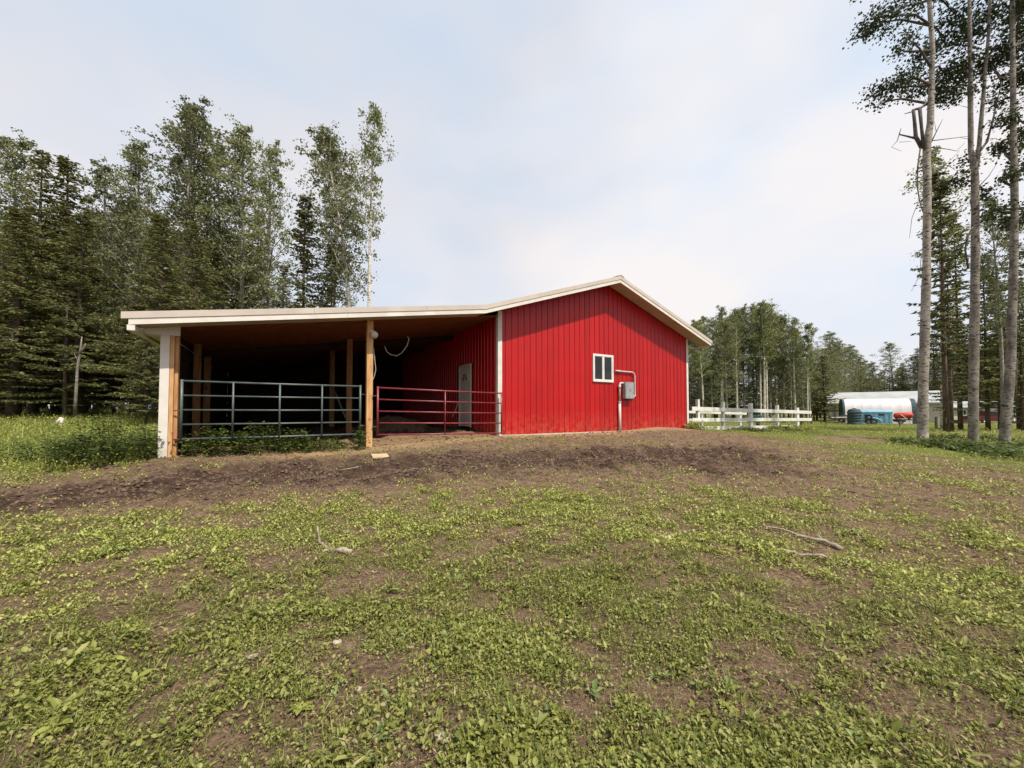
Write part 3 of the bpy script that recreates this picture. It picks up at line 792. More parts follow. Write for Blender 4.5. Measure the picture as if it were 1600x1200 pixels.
# blue horse trailer
Yd = 44
p0, L = span(1341, 1394, Yd); pxm = FPX / Yd
zg = at(1360, 662.5, Yd).z; H = at(1360, 640, Yd).z - zg
tr = thing('horse_trailer', 'pale blue horse trailer with a spare tyre on its side', 'trailer', (p0.x, p0.y, zg), PHI)
body = MB(); r_ = .25
prof = [(0, .10), (1.9, .10), (1.9, H - r_), (1.75, H - .06), (1.5, H), (.4, H), (.15, H - .06), (0, H - r_)]
V = [(0, y, z) for y, z in prof] + [(L, y, z) for y, z in prof]; m_ = len(prof)
link_mesh('body', V, [tuple(range(m_)), tuple(range(2 * m_ - 1, m_ - 1, -1))] + [(i, m_ + i, m_ + (i + 1) % m_, (i + 1) % m_) for i in range(m_)], M['blue'], tr)
MB().box(-.02, L + .02, -.03, -.002, H * .78, H * .84).build('drip_rail', M['blue2'], tr)
for k in range(7):
    x = L * (k + .5) / 7; MB().box(x - .025, x + .025, -.03, -.002, .12, H * .77).build('rib', M['blue2'], tr)
MB().box(L * .60, L * .76, -.035, -.004, H * .60, H * .70).build('window', M['glass'], tr)
MB().box(L * .17, L * .32, -.035, -.004, H * .60, H * .66).build('window', M['glass'], tr)
sp = bpy.data.objects.new('spare_wheel', None); COL.objects.link(sp); sp.parent = tr; sp.location = (L * .31, -.12, H * .47)
def wheel(par, R):
    V = []; Fc = []; N = 20; rp = ((R * .62, -.07), (R * .9, -.09), (R, -.05), (R, .05), (R * .9, .09), (R * .62, .07))
    for i in range(N):
        t = 2 * PI * i / N
        for rr, y in rp: V.append((rr * math.cos(t), y, rr * math.sin(t)))
    m_ = len(rp)
    for i in range(N):
        for j in range(m_): Fc.append((i * m_ + j, i * m_ + (j + 1) % m_, ((i + 1) % N) * m_ + (j + 1) % m_, ((i + 1) % N) * m_ + j))
    link_mesh('tyre', V, Fc, M['black'], par, True)
    MB().tube([(0, -.05, 0), (0, .05, 0)], R * .42, 14).build('rim', M['galv'], par, True)
wheel(sp, .32)
for x in (.34, .50):
    w_ = bpy.data.objects.new('wheel', None); COL.objects.link(w_); w_.parent = tr; w_.location = (L * x - .1, .02, .28); wheel(w_, .30)
fd = MB(); fd.tube([(L * .41 + .75 * math.cos(t), -.02, .28 + .42 * math.sin(t)) for t in np.linspace(0, PI, 9)], .06, 4); fd.build('fender', M['blue2'], tr)
MB().box(-1.4, 0, .9, 1.0, .25, .36).build('hitch', M['rust'], tr)
# teal round-topped tank in front of it
p = gpt(1335, 42); tk = thing('storage_tank', 'dark teal ribbed tank with domed top left of the blue trailer', 'tank', (p.x, p.y, at(1335, 663, 42).z))
H = at(1335, 638.5, 42).z - at(1335, 663, 42).z
pr = [(.66, 0)]
for k in range(5): z = H * .82 * (k + 1) / 5; pr += [(.64, z - .08), (.58, z - .04), (.57, z)]
pr += [(.50, H * .93), (.3, H * .985), (.02, H)]
V = []; Fc = []; N = 20
for rr, z in pr:
    for i in range(N): V.append((rr * math.cos(2 * PI * i / N), rr * math.sin(2 * PI * i / N), z))
for j in range(len(pr) - 1):
    for i in range(N): Fc.append((j * N + i, j * N + (i + 1) % N, (j + 1) * N + (i + 1) % N, (j + 1) * N + i))
link_mesh('tank_body', V, Fc, M['teal'], tk)
MB().tube([(0, 0, H - .02), (0, 0, H + .05)], .15, 12).build('lid', M['teal'], tk)
# red fuel tank on a flat trailer
Yd = 43; p = gpt(1395, Yd); zg = at(1400, 662, Yd).z
ft = thing('flat_trailer', 'low dark flatbed trailer carrying the red tank', 'trailer', (p.x, p.y, zg), PHI); L = span(1395, 1424, Yd)[1]
MB().box(0, L, 0, 1.4, .38, .50).build('deck', M['rust'], ft)
MB().box(L * .15, L * .7, .1, .2, .2, .37).box(L * .15, L * .7, 1.2, 1.3, .2, .37).build('frame', M['rust'], ft)
w_ = bpy.data.objects.new('wheel', None); COL.objects.link(w_); w_.parent = ft; w_.location = (L * .4, -.1, .2); wheel(w_, .24)
MB().tube([(L * .9, .05, .36), (L * .99, .05, -.05)], .05, 6).build('leg', M['vinyl'], ft)
zt0 = .505
rt = thing('fuel_tank', 'red cylindrical tank lying on the flatbed trailer', 'tank', (p.x + .45, p.y + .4, zg + zt0), PHI)
MB().tube([(0, 0, .36), (.10, 0, .36), (.2, 0, .37), (1.35, 0, .42), (1.5, 0, .42), (1.58, 0, .42)], [.12, .28, .33, .33, .26, .1], 18).build('tank_body', M['redtank'], rt, True)
MB().tube([(.5, -.35, .55), (.75, -.37, .30), (.95, -.32, .08)], .03, 6).build('strap', M['vinyl'], rt)
MB().box(.2, .3, -.3, .3, 0, .08).box(1.2, 1.3, -.3, .3, 0, .1).build('cradle', M['rust'], rt)
# junk trailer left
Yd = 46; p = gpt(1296, Yd); zg = at(1300, 660, Yd).z; L = span(1296, 1326, Yd)[1]
jt = thing('utility_trailer', 'dark rusty utility trailer piled with scrap left of the tank', 'trailer', (p.x, p.y, zg), PHI)
MB().box(0, L, 0, 1.5, .35, .5).build('deck', M['rust'], jt)
for k, (a, b, z) in enumerate(((.2, 1.6, .56), (.6, 2.1, .66), (1.0, 2.3, .78))): MB().tube([(a, .2 + .3 * k, z), (b, .4 + .2 * k, z + .05)], .06, 6).build('scrap_pipe', M['rust'] if k else M['vinyl'], jt)
for x in (.5, 1.9): MB().box(x - .04, x + .04, 0, .08, .5, 1.0).build('stake', M['rust'], jt)
w_ = bpy.data.objects.new('wheel', None); COL.objects.link(w_); w_.parent = jt; w_.location = (L * .6, -.1, .25); wheel(w_, .28)
# houses on the far right
def house(label, pxa, pxb, Yd, eave_px, ridge_px, wallm, wins, doors=()):
    pa, pb = gpt(pxa, Yd), gpt(pxb, Yd); L = pb.x - pa.x
    h = thing('house', label, 'house', (pa.x, pa.y, 0))
    ez = at(1500, eave_px, Yd).z; rz = at(1500, ridge_px, Yd + 4).z
    MB().box(0, L, 0, 8, -.8, ez).build('wall', wallm, h)
    MB().hexa([(-.5, -.6, ez - .05), (L + .5, -.6, ez - .05), (L + .5, 4, rz - .1), (-.5, 4, rz - .1), (-.5, -.6, ez + .08), (L + .5, -.6, ez + .08), (L + .5, 4, rz), (-.5, 4, rz)]).build('roof', M['far_roof'], h)
    MB().hexa([(-.5, 4, rz - .1), (L + .5, 4, rz - .1), (L + .5, 8.6, ez - .05), (-.5, 8.6, ez - .05), (-.5, 4, rz), (L + .5, 4, rz), (L + .5, 8.6, ez + .08), (-.5, 8.6, ez + .08)]).build('roof', M['far_roof'], h)
    for (a, b, ya, yb) in wins:
        xa = at(a, 640, Yd).x - pa.x; xb = at(b, 640, Yd).x - pa.x; za = at(a, yb, Yd).z; zb_ = at(a, ya, Yd).z
        f = MB().box(xa - .12, xb + .12, -.06, -.002, za - .12, zb_ + .12).build('window', M['vinyl'], h)
        xm = (xa + xb) / 2
        MB().box(xa, xm - .05, -.075, -.061, za, zb_).build('pane', M['glass'], f); MB().box(xm + .05, xb, -.075, -.061, za, zb_).build('pane', M['glass'], f)
    for (a, b, ya, yb) in doors:
        xa = at(a, 640, Yd).x - pa.x; xb = at(b, 640, Yd).x - pa.x
        MB().box(xa, xb, -.05, -.002, at(a, yb, Yd).z, at(a, ya, Yd).z).build('door', M['white'], h)
    return h
house('long low tan house with two dark window panes behind the spruces', 1440, 1562, 62, 637, 627, M['house_wall'], [(1451, 1461, 640, 646), (1500, 1508, 641, 648), (1531, 1538, 641, 648)], [(1518, 1524, 642, 656)])
house('white garage at the far right edge behind the leaning poplar', 1584, 1660, 58, 638, 627, M['fabric'], [(1594, 1601, 641, 652)], [(1586, 1591, 640, 657)])
dk = thing('porch_skirt', 'low pale lattice skirt in front of the tan house', 'skirting', gpt(1440, 59))
zt = at(1450, 654, 59).z
for k in range(6):
    a = k * .72; MB().box(a, a + .66, 0, .05, -.35, zt - dk.location.z - .06).build('lattice_panel', M['far_wall'], dk)
MB().box(-.03, 4.4, -.03, .09, zt - dk.location.z - .055, zt - dk.location.z).build('cap_rail', M['vinyl'], dk)
# dark red pickup behind the trees
p = gpt(1528, 48); zg = at(1528, 664, 48).z
cr_ = thing('pickup_truck', 'dark red pickup truck parked behind the spruce trunks', 'truck', (p.x, p.y, zg))
prof = [(0, .45), (3.9, .45), (3.9, .95), (3.75, 1.05), (2.75, 1.1), (2.25, 1.65), (1.35, 1.68), (1.2, 1.1), (0, 1.08)]
MB().prism(prof, 0, 1.7).build('body', M['maroon'], cr_)
MB().prism([(1.42, 1.14), (2.62, 1.14), (2.2, 1.58), (1.45, 1.6)], -.01, -.003).build('side_window', M['glass'], cr_)
for x in (.75, 3.1):
    w_ = bpy.data.objects.new('wheel', None); COL.objects.link(w_); w_.parent = cr_; w_.location = (x, -.02, .36); wheel(w_, .36)
for a, b, ya, yb, nm, lb in ((1500, 1517, 656, 662, 'timber_stack', 'stack of dark brown boards left of the second poplar trunk'), (1586, 1612, 658, 667, 'woodpile', 'low dark woodpile in front of the white garage')):
    p = gpt(a, 46); z0_ = at(a, yb, 46).z; z1_ = at(a, ya, 46).z; Lw = at(b, 650, 46).x - p.x
    st = thing(nm, lb, 'timber', (p.x, p.y, z0_))
    nn = 4
    for k in range(nn): MB().box(.05 * (k % 2), Lw - .04 * (k % 3), 0, .8, (z1_ - z0_) * k / nn, (z1_ - z0_) * (k + .9) / nn).build('board', M['rust'], st)
def fpost(px, pyb, pyt, w, m, label, Y=None):
    g = ground_px(px, pyb); Yp = Y or g.y; b = at(px, pyb, Yp); t_ = at(px, pyt, Yp)
    o = MB().tube([(0, 0, -.2), (0.01, 0, (t_.z - b.z) * .5), (.03, 0, t_.z - b.z)], [w, w * .95, w * .85], 8).build('fence_post', m); o.location = b
    tag(o, label, 'post')
fpost(1463, 669, 651, .09, M['deadwood'], 'short grey wooden post just right of the first poplar trunk', 30)
fpost(1406, 667, 648, .03, M['rust'], 'thin dark steel stake in front of the red tank', 32)
fpost(1498.5, 672, 623, .05, M['galv'], 'thin pale metal pole beside the dark spruce trunks', 28)
fpost(1252, 662, 638, .05, M['rust'], 'dark stake at the right end of the white fence', 24)
for px in (1268, 1283, 1291): fpost(px, 661, 652, .06, M['deadwood'], 'old wooden post at %s' % {1268: 'the wood edge nearest the white fence', 1283: 'the wood edge midway to the scrap trailer', 1291: 'the wood edge beside the scrap trailer'}[px], 42)

# ------------------------------------------------------------------ leaves and trees
def rot_frames(n, rng, droop=0.0):
    """random leaf frames: axis a (length), b (width)"""
    a = rng.normal(size=(n, 3)); a[:, 2] = a[:, 2] * .6 - droop
    a /= np.linalg.norm(a, axis=1)[:, None] + 1e-9
    b = np.cross(a, rng.normal(size=(n, 3))); b /= np.linalg.norm(b, axis=1)[:, None] + 1e-9
    return a, b
def leaves_mesh(pos, a, b, L, Wd, fold=.15):
    n = len(pos); c = np.cross(a, b)
    L = np.broadcast_to(L, (n,))[:, None]; Wd = np.broadcast_to(Wd, (n,))[:, None]
    v0 = pos; v1 = pos + a * L * .45 + b * Wd * .5 + c * Wd * fold; v2 = pos + a * L; v3 = pos + a * L * .45 - b * Wd * .5 + c * Wd * fold
    V = np.stack([v0, v1, v2, v3], 1).reshape(-1, 3)
    k = np.arange(n)[:, None] * 4
    Fq = np.concatenate([k + np.array([0, 2, 1]), k + np.array([0, 3, 2])], 1).reshape(-1, 3)
    return V, Fq
def leaves_hex(pos, a, b, L, Wd):
    n = len(pos); c = np.cross(a, b)
    L = np.broadcast_to(L, (n,))[:, None]; Wd = np.broadcast_to(Wd, (n,))[:, None]
    up = c * Wd * .16
    v = [pos, pos + a * L * .28 + b * Wd * .42 + up, pos + a * L * .70 + b * Wd * .40 + up, pos + a * L - c * Wd * .1, pos + a * L * .70 - b * Wd * .40 + up, pos + a * L * .28 - b * Wd * .42 + up]
    V = np.stack(v, 1).reshape(-1, 3); k = np.arange(n)[:, None] * 6
    Fq = np.concatenate([k + np.array(t) for t in ((0, 2, 1), (0, 3, 2), (0, 4, 3), (0, 5, 4))], 1).reshape(-1, 3)
    return V, Fq
def leaves_obj(name, pos, a, b, L, Wd, m, parent=None, hexa=False):
    V, Fq = (leaves_hex if hexa else leaves_mesh)(pos, a, b, L, Wd)
    return link_mesh(name, V, Fq, m, parent)

def make_aspen(name, H, cb, R, seed, leafm, barkm, label, cat='tree', r0=None, nlimb=46, nl=34, leaf=.11, lean=0.0, group=None, spread=1.0):
    rg = np.random.default_rng(seed)
    root = thing(name, label, cat, group=group)
    r0 = r0 or H * .0085
    npt = 12; pts = []; ph = rg.random(4) * 6
    for i in range(npt):
        f = i / (npt - 1)
        pts.append(Vector((lean * f * f * H + .012 * H * math.sin(3 * f + ph[0]) * f, .012 * H * math.sin(2.5 * f + ph[1]) * f, H * f * .97 - .3 * (i == 0))))
    mb = MB(); mb.tube(pts, [r0 * (1.25 if i == 0 else 1) * (1 - .9 * (i / (npt - 1)) ** 1.1) + .006 for i in range(npt)], 9)
    mb.build('trunk', barkm, root, True)
    def tp(f):
        x = f * (npt - 1); i = min(int(x), npt - 2); return pts[i].lerp(pts[i + 1], x - i)
    limbs = MB(); C = []; S = []
    for k in range(nlimb):
        f = cb + (1 - cb) * ((k + rg.random()) / nlimb) ** .9
        f = min(f, .985)
        g = (f - cb) / (1 - cb)
        shape = math.sin(PI * min(1, (.16 + .84 * g)) ** .8) ** .7
        Lm = R * (.2 + .8 * shape) * (.45 + .85 * rg.random() ** 1.2) * spread
        az = k * 2.4 + rg.random() * .9; el = math.radians(rg.uniform(18, 55) + 18 * g)
        b0 = tp(f)
        d = Vector((math.cos(az) * math.cos(el), math.sin(az) * math.cos(el), math.sin(el)))
        p1 = b0 + d * Lm * .5; p2 = b0 + d * Lm + Vector((0, 0, rg.uniform(-.05, .22) * Lm))
        limbs.tube([b0, p1, p2], [max(.012, r0 * .28 * (1 - g * .6)), r0 * .15 + .004, .004], 4, False)
        for q in range(6):
            t = .28 + .72 * rg.random() ** .7
            base = b0.lerp(p1, t * 2) if t < .5 else p1.lerp(p2, t * 2 - 1)
            off = Vector(rg.normal(size=3)) * Lm * .17
            c = base + off
            if q < 4: limbs.tube([base, c], [.008, .003], 3, False)
            C.append(c); S.append(.09 + .07 * Lm * rg.random())
    limbs.build('limbs', barkm, root)
    C = np.array(C); S = np.array(S)
    cnt = np.maximum(3, (nl * (.25 + 1.5 * rg.random(len(C)) ** 1.5)).astype(int))
    ii = np.repeat(np.arange(len(C)), cnt)
    pos = C[ii] + rg.normal(size=(len(ii), 3)) * S[ii][:, None] * np.array([1, 1, .75])
    a, b = rot_frames(len(pos), rg, .25)
    sz = leaf * (.6 + .8 * rg.random(len(pos)))
    leaves_obj('crown', pos, a, b, sz, sz * .85, leafm, root)
    return root

def make_spruce(name, H, R, seed, label, cb=.08, dens=1.0, group=None, r0=None, dead=True, sparse=0.0):
    rg = np.random.default_rng(seed)
    root = thing(name, label, 'spruce tree', group=group)
    r0 = r0 or H * .011
    MB().tube([(0, 0, -.4), (0, 0, H * .3), (.03, .02, H * .7), (0, 0, H)], [r0 * 1.2, r0 * .85, r0 * .4, .01], 8).build('trunk', M['bark_dark'], root, True)
    mb = MB(); Ps = []; As = []; Bs = []; Ls = []
    z = cb * H; k = 0
    while z < H * .985:
        f = z / H
        nb = rg.integers(5, 8)
        Lb0 = R * ((1 - f) ** 1.0 * .95 + .03) * min(1, .6 + (f - cb) * 4) * (.85 + .3 * rg.random())
        for j in range(nb):
            if rg.random() < sparse: continue
            az = rg.random() * 2 * PI; L = Lb0 * rg.uniform(.5, 1.2) + .08
            droop = .40 * (1 - f) + .05; up = .5 * f
            d = np.array([math.cos(az), math.sin(az), 0]); s = np.array([-math.sin(az), math.cos(az), 0])
            def bp(t):
                return np.array([0, 0, z]) + d * L * t + np.array([0, 0, 1]) * L * (up * t - droop * t + .28 * t * t * (1 - f))
            mb.tube([bp(0), bp(.5), bp(1)], [.014 + .012 * L * .3, .010, .004], 3, False)
            nt = max(4, int(L * 9 * dens))
            for q in range(nt):
                t = .12 + .88 * (q + rg.random()) / nt
                p = bp(t)
                for sd in (-1, 1):
                    tl = (.12 + .30 * L * (1 - t) ** .7 * min(1, t * 2.2)) * rg.uniform(.6, 1.25)
                    dv = d * rg.uniform(.45, .8) + s * sd + np.array([0, 0, rg.uniform(-.45, .0)])
                    dv /= np.linalg.norm(dv)
                    ns = max(1, int(tl / .17))
                    for w in range(ns):
                        pp = p + dv * tl * (w / ns)
                        dd = dv + rg.normal(size=3) * .28 + np.array([0, 0, -.18])
                        Ps.append(pp); As.append(dd / np.linalg.norm(dd)); Ls.append(rg.uniform(.14, .26))
        z += max(.13, H * .025 * (1 - .45 * f)) / dens * rg.uniform(.7, 1.3)
        k += 1
    if dead:
        for q in range(26):
            zz = rg.uniform(.02, cb + .12) * H; az = rg.random() * 6.28; L = rg.uniform(.4, 1.3) * R * .6
            e = np.array([math.cos(az) * L, math.sin(az) * L, zz - .25 * L])
            mb.tube([(0, 0, zz), tuple(e * np.array([.5, .5, 1]) + np.array([0, 0, .04])), tuple(e)], [.012, .008, .003], 3, False)
    mb.build('branches', M['bark_dark'], root)
    pos = np.array(Ps); a = np.array(As); Lv = np.array(Ls)
    # two crossed sprays per twig
    b1 = np.cross(a, np.array([0, 0, 1.0]) + rg.normal(size=a.shape) * .5); b1 /= np.linalg.norm(b1, axis=1)[:, None]
    b2 = np.cross(a, b1)
    pos2 = np.concatenate([pos, pos]); a2 = np.concatenate([a, a]); bb = np.concatenate([b1, b2]); LL = np.concatenate([Lv, Lv])
    leaves_obj('crown', pos2, a2, bb, LL, LL * .36, M['spruce'], root)
    return root

def kids(o): return [c for c in o.children]
def dup(root, loc, rz, sc, label=None, group=None, cat=None):
    r = root.copy(); COL.objects.link(r)
    r.location = loc; r.rotation_euler = (0, 0, rz); r.scale = sc if isinstance(sc, tuple) else (sc, sc, sc)
    if label: r['label'] = label
    if group: r['group'] = group
    elif 'group' in r.keys() and group is not None: del r['group']
    for ch in PROTO_KIDS[root.name]:
        c = ch.copy(); COL.objects.link(c); c.parent = r
    return r
PROTO_KIDS = {}
USED = set()
A = {}
def reg(key, root, H):
    A[key] = (root, H)
bpy.context.view_layer.update()
reg('a1', make_aspen('aspen_tree', 17, .28, 2.4, 1, M['aspen'], M['bark'], '', nlimb=58, nl=34), 17)
reg('a2', make_aspen('aspen_tree', 17, .40, 2.0, 2, M['aspen'], M['bark'], '', nlimb=48, nl=30), 17)
reg('a3', make_aspen('aspen_tree', 16, .55, 1.7, 3, M['aspen_light'], M['bark_far'], '', nlimb=34, nl=22), 16)
reg('a4', make_aspen('aspen_tree', 15, .15, 2.6, 4, M['aspen'], M['bark'], '', nlimb=66, nl=34), 15)
reg('a5', make_aspen('aspen_tree', 15, .45, 2.0, 5, M['aspen_light'], M['bark_far'], '', nlimb=40, nl=28, leaf=.13, lean=.03), 15)
reg('a6', make_aspen('aspen_tree', 16, .42, 2.1, 8, M['aspen'], M['bark_far'], '', nlimb=46, nl=32, lean=-.10), 16)
reg('s1', make_spruce('spruce_tree', 15, 3.0, 11, ''), 15)
reg('s2', make_spruce('spruce_tree', 14, 2.5, 12, '', cb=.14), 14)
reg('s3', make_spruce('spruce_tree', 12, 1.7, 13, '', r0=.085, cb=.17, sparse=.15), 12)
reg('s4', make_spruce('spruce_tree', 9, 2.3, 14, '', cb=.16), 9)
reg('s5', make_spruce('spruce_tree', 12, 1.5, 15, '', cb=.3, sparse=.35, dens=.9, r0=.085), 12)
bpy.context.view_layer.update()
for k, (r, h) in A.items(): PROTO_KIDS[r.name] = list(r.children)
def plant(key, px, Y, top, label, group=None, wid=1.0, rz=None, base=None):
    """a tree whose trunk stands on the column px at distance Y and whose tip reaches the row top"""
    root, H0 = A[key]
    p = at(px, 640, Y); z = g1(p.x, p.y)
    h = at(px, top, Y).z - z
    s = h / H0
    rz = random.random() * 6.28 if rz is None else rz
    loc = (p.x, p.y, z - .05)
    if key not in USED:
        USED.add(key); root.location = loc; root.rotation_euler = (0, 0, rz); root.scale = (s * wid, s * wid, s)
        root['label'] = label
        if group: root['group'] = group
        return root
    return dup(root, loc, rz, (s * wid, s * wid, s), label, group)

# left wood: the trees one can pick out
plant('s1', 52, 19.5, 232, 'dark pointed spruce, second treetop from the left edge of the photo', wid=1.25)
plant('s2', 93, 20.5, 240, 'dark spruce with narrow tip just right of the pointed pair', wid=1.3)
plant('a1', 5, 22, 214, 'leafy aspen whose crown fills the top left corner of the wood', wid=1.1)
plant('a4', 150, 23, 262, 'rounded aspen crown between the left spruces and the tall poplar', wid=1.0)
plant('a1', 207, 23, 226, 'broad aspen with pale shimmering leaves left of the tallest tree', wid=1.05)
plant('a2', 283, 22, 153, 'tallest leafy poplar with ragged pointed top in the left wood', wid=1.15)
plant('a4', 290, 23, 190, 'leafy poplar right behind the tallest tree of the left wood', wid=.9)
plant('a1', 372, 23, 205, 'wide aspen with visible pale trunk rising behind the lean-to roof', wid=1.1)
plant('a2', 340, 25, 222, 'narrow poplar left of the wide aspen behind the roof', wid=1.1)
plant('a4', 415, 26, 222, 'loose aspen crown at the right end of the left wood', wid=.8)
plant('s2', 245, 17.5, 330, 'big olive spruce with layered boughs in front of the poplars', wid=1.7)
plant('s1', 300, 19.5, 345, 'dense spruce standing close behind the left end of the lean-to roof', wid=1.5)
plant('s4', 228, 15.2, 500, 'small spruce with bare trunk foot just left of the white corner post', wid=1.25)
plant('s1', 120, 18.5, 330, 'olive spruce with drooping boughs behind the broken birch', wid=1.6)
plant('s2', 20, 17.5, 320, 'spruce with low hanging boughs at the left edge of the photo', wid=1.7)
plant('s3', 330, 22, 370, 'slim spruce just above the roof edge right of the dense spruce', wid=1.5)
plant('s3', 472, 24, 302, 'slender open spruce standing alone between the aspen groups', wid=1.35)
plant('s3', 515, 25, 370, 'thin spruce left of the two white trunked aspens', wid=1.3)
plant('s2', 440, 30, 410, 'short spruce low behind the roof in the gap of the trees', wid=1.3)
plant('a6', 551, 23, 192, 'white trunked aspen with leaning leafy crown left of the tallest thin aspen', rz=0, wid=1.05)
plant('a3', 577, 21, 158, 'thin bare-trunked aspen furthest right behind the roof', wid=.75)
plant('a4', 520, 27, 240, 'leafy aspen behind the leaning white trunk', wid=.8)
GW = 'trees of the left wood standing behind the front row'
for i in range(34):
    px = -150 + i * 17 + random.uniform(-8, 8)
    if px > 410: break
    k = random.choice(['s1', 's2', 's1', 'a4'])
    plant(k, px, random.uniform(25, 36), random.uniform(315, 380), 'dark tree deep in the left wood behind the front row', GW, wid=random.uniform(1.2, 1.6))
for i in range(12):
    px = -140 + i * 44 + random.uniform(-12, 12)
    plant('s4', px, random.uniform(19, 23), random.uniform(470, 540), 'young spruce in the shade under the left wood', 'young spruces under the left wood', wid=1.7)
for i in range(10): plant('s1', -420 + i * 30, random.uniform(17, 30), random.uniform(150, 300), 'dark tree deep in the left wood behind the front row', GW, wid=1.4)

# middle right: aspen wood behind the fence
GA = 'pale trunked aspens of the wood behind the white fence'
for i in range(34):
    f = i / 33; px = 1078 + f * 186 + random.uniform(-5, 5)
    top = np.interp(px, [1080, 1110, 1150, 1190, 1230, 1262, 1300, 1320], [505, 482, 480, 475, 500, 525, 540, 560]) + random.uniform(-6, 22)
    plant(['a5', 'a3', 'a2', 'a4'][i % 4], px, random.uniform(44, 58), top, 'pale trunked aspen in the wood behind the white fence', GA, wid=random.uniform(.9, 1.25))
plant('a3', 1243, 46, 494, 'tall thin white aspen rising above the others behind the fence end', wid=1.1)
plant('a5', 1262, 44, 503, 'leaning white trunked aspen with crown bent to the right', wid=.9, rz=0)
plant('a5', 1198, 46, 470, 'tallest aspen of the wood behind the white fence', wid=1.1)
GS = 'dark spruces under the aspens behind the white fence'
for i in range(24):
    px = 1075 + i * 9.3 + random.uniform(-4, 4)
    plant(random.choice(['s1', 's4', 's2', 's4']), px, random.uniform(50, 66), random.uniform(545, 590), 'dark spruce filling the space under the aspens', GS, wid=random.uniform(1.1, 1.5))
for i in range(22):
    px = 1290 + i * 16 + random.uniform(-5, 5)
    top = np.interp(px, [1290, 1330, 1375, 1395, 1440, 1520, 1650], [535, 545, 570, 580, 545, 540, 540]) + random.uniform(-8, 14)
    plant(random.choice(['s1', 'a4', 's2', 'a4']), px, random.uniform(82, 100), top, 'dark tree of the far wood behind the long shed', 'far trees behind the sheds and house', wid=random.uniform(1.2, 1.8))
for i in range(26):
    px = 1270 + i * 15 + random.uniform(-5, 5)
    plant(random.choice(['s1', 's4']), px, random.uniform(78, 90), random.uniform(585, 600), 'dark tree of the far wood behind the long shed', 'far trees behind the sheds and house', wid=2.2)
for i, (px, Yq, top, key) in enumerate(((1296, 70, 520, 'a4'), (1312, 72, 532, 'a1'), (1328, 74, 540, 'a4'), (1346, 76, 556, 's1'), (1362, 78, 566, 'a4'), (1412, 78, 566, 's1'), (1428, 76, 556, 'a4'))):
    plant(key, px, Yq, top, ['rounded aspen left of the long shed gable', 'leafy aspen above the left end of the shed roof', 'green aspen over the left part of the shed roof', 'dark pointed spruce over the tank and shed roof', 'low aspen above the middle of the shed roof', 'dark spruce right of the lone round tree', 'leafy aspen just left of the first poplar trunk, behind the shed'][i], wid=1.3)
plant('a2', 1396, 80, 534, 'tall lone aspen with round crown above the far shed roof', wid=1.5)
# right hand group near the poplars
plant('s5', 1478, 20, 262, 'tall open spruce with bare lower trunk just right of the first poplar', wid=1.15)
plant('s5', 1487, 20.5, 400, 'thin spruce pressed against the tall open spruce', wid=1.0)
plant('s3', 1484, 21, 450, 'low dense spruce skirt between the first and second poplar', wid=.9)
plant('s3', 1543, 23, 392, 'pointed spruce between the second poplar and the leaning one', wid=1.3)
plant('s3', 1562, 24, 430, 'dark narrow spruce left of the leaning poplar', wid=1.3)
plant('s3', 1598, 22, 430, 'dark spruce at the right edge behind the leaning poplar', wid=1.1)
plant('s1', 1640, 24, 380, 'spruce just outside the right edge of the photo', wid=1.1)
plant('s2', 1525, 74, 520, 'squat dark spruce rising behind the tan house roof', wid=1.2)
plant('s4', 1548, 76, 540, 'round dark spruce behind the gap beside the white garage', wid=1.5)
plant('a3', 1474, 24, 225, 'thin young poplar behind the first trunk on the right', wid=1.0)
plant('a2', 1567, 20, 300, 'thin poplar with pale stem between the second and leaning poplars', wid=.85)

for i, (px, Yq, top, key, w_) in enumerate(((1462, 74, 520, 's2', 1.5), (1502, 76, 500, 's1', 1.5), (1530, 72, 510, 's2', 1.5), (1575, 74, 500, 's1', 1.5), (1610, 72, 490, 's2', 1.5), (1500, 24, 330, 's5', 1.1), (1592, 25, 330, 's5', 1.2))):
    plant(key, px, Yq, top, ['dark spruce partly behind the first poplar trunk', 'dark spruce in the gap left of the second poplar', 'dark spruce right behind the second poplar trunk', 'dark spruce behind the leaning poplar trunk', 'dark spruce at the right edge beyond the leaning poplar', 'open branched spruce left of the forked poplar', 'open branched spruce beside the top of the leaning trunk'][i], wid=w_)
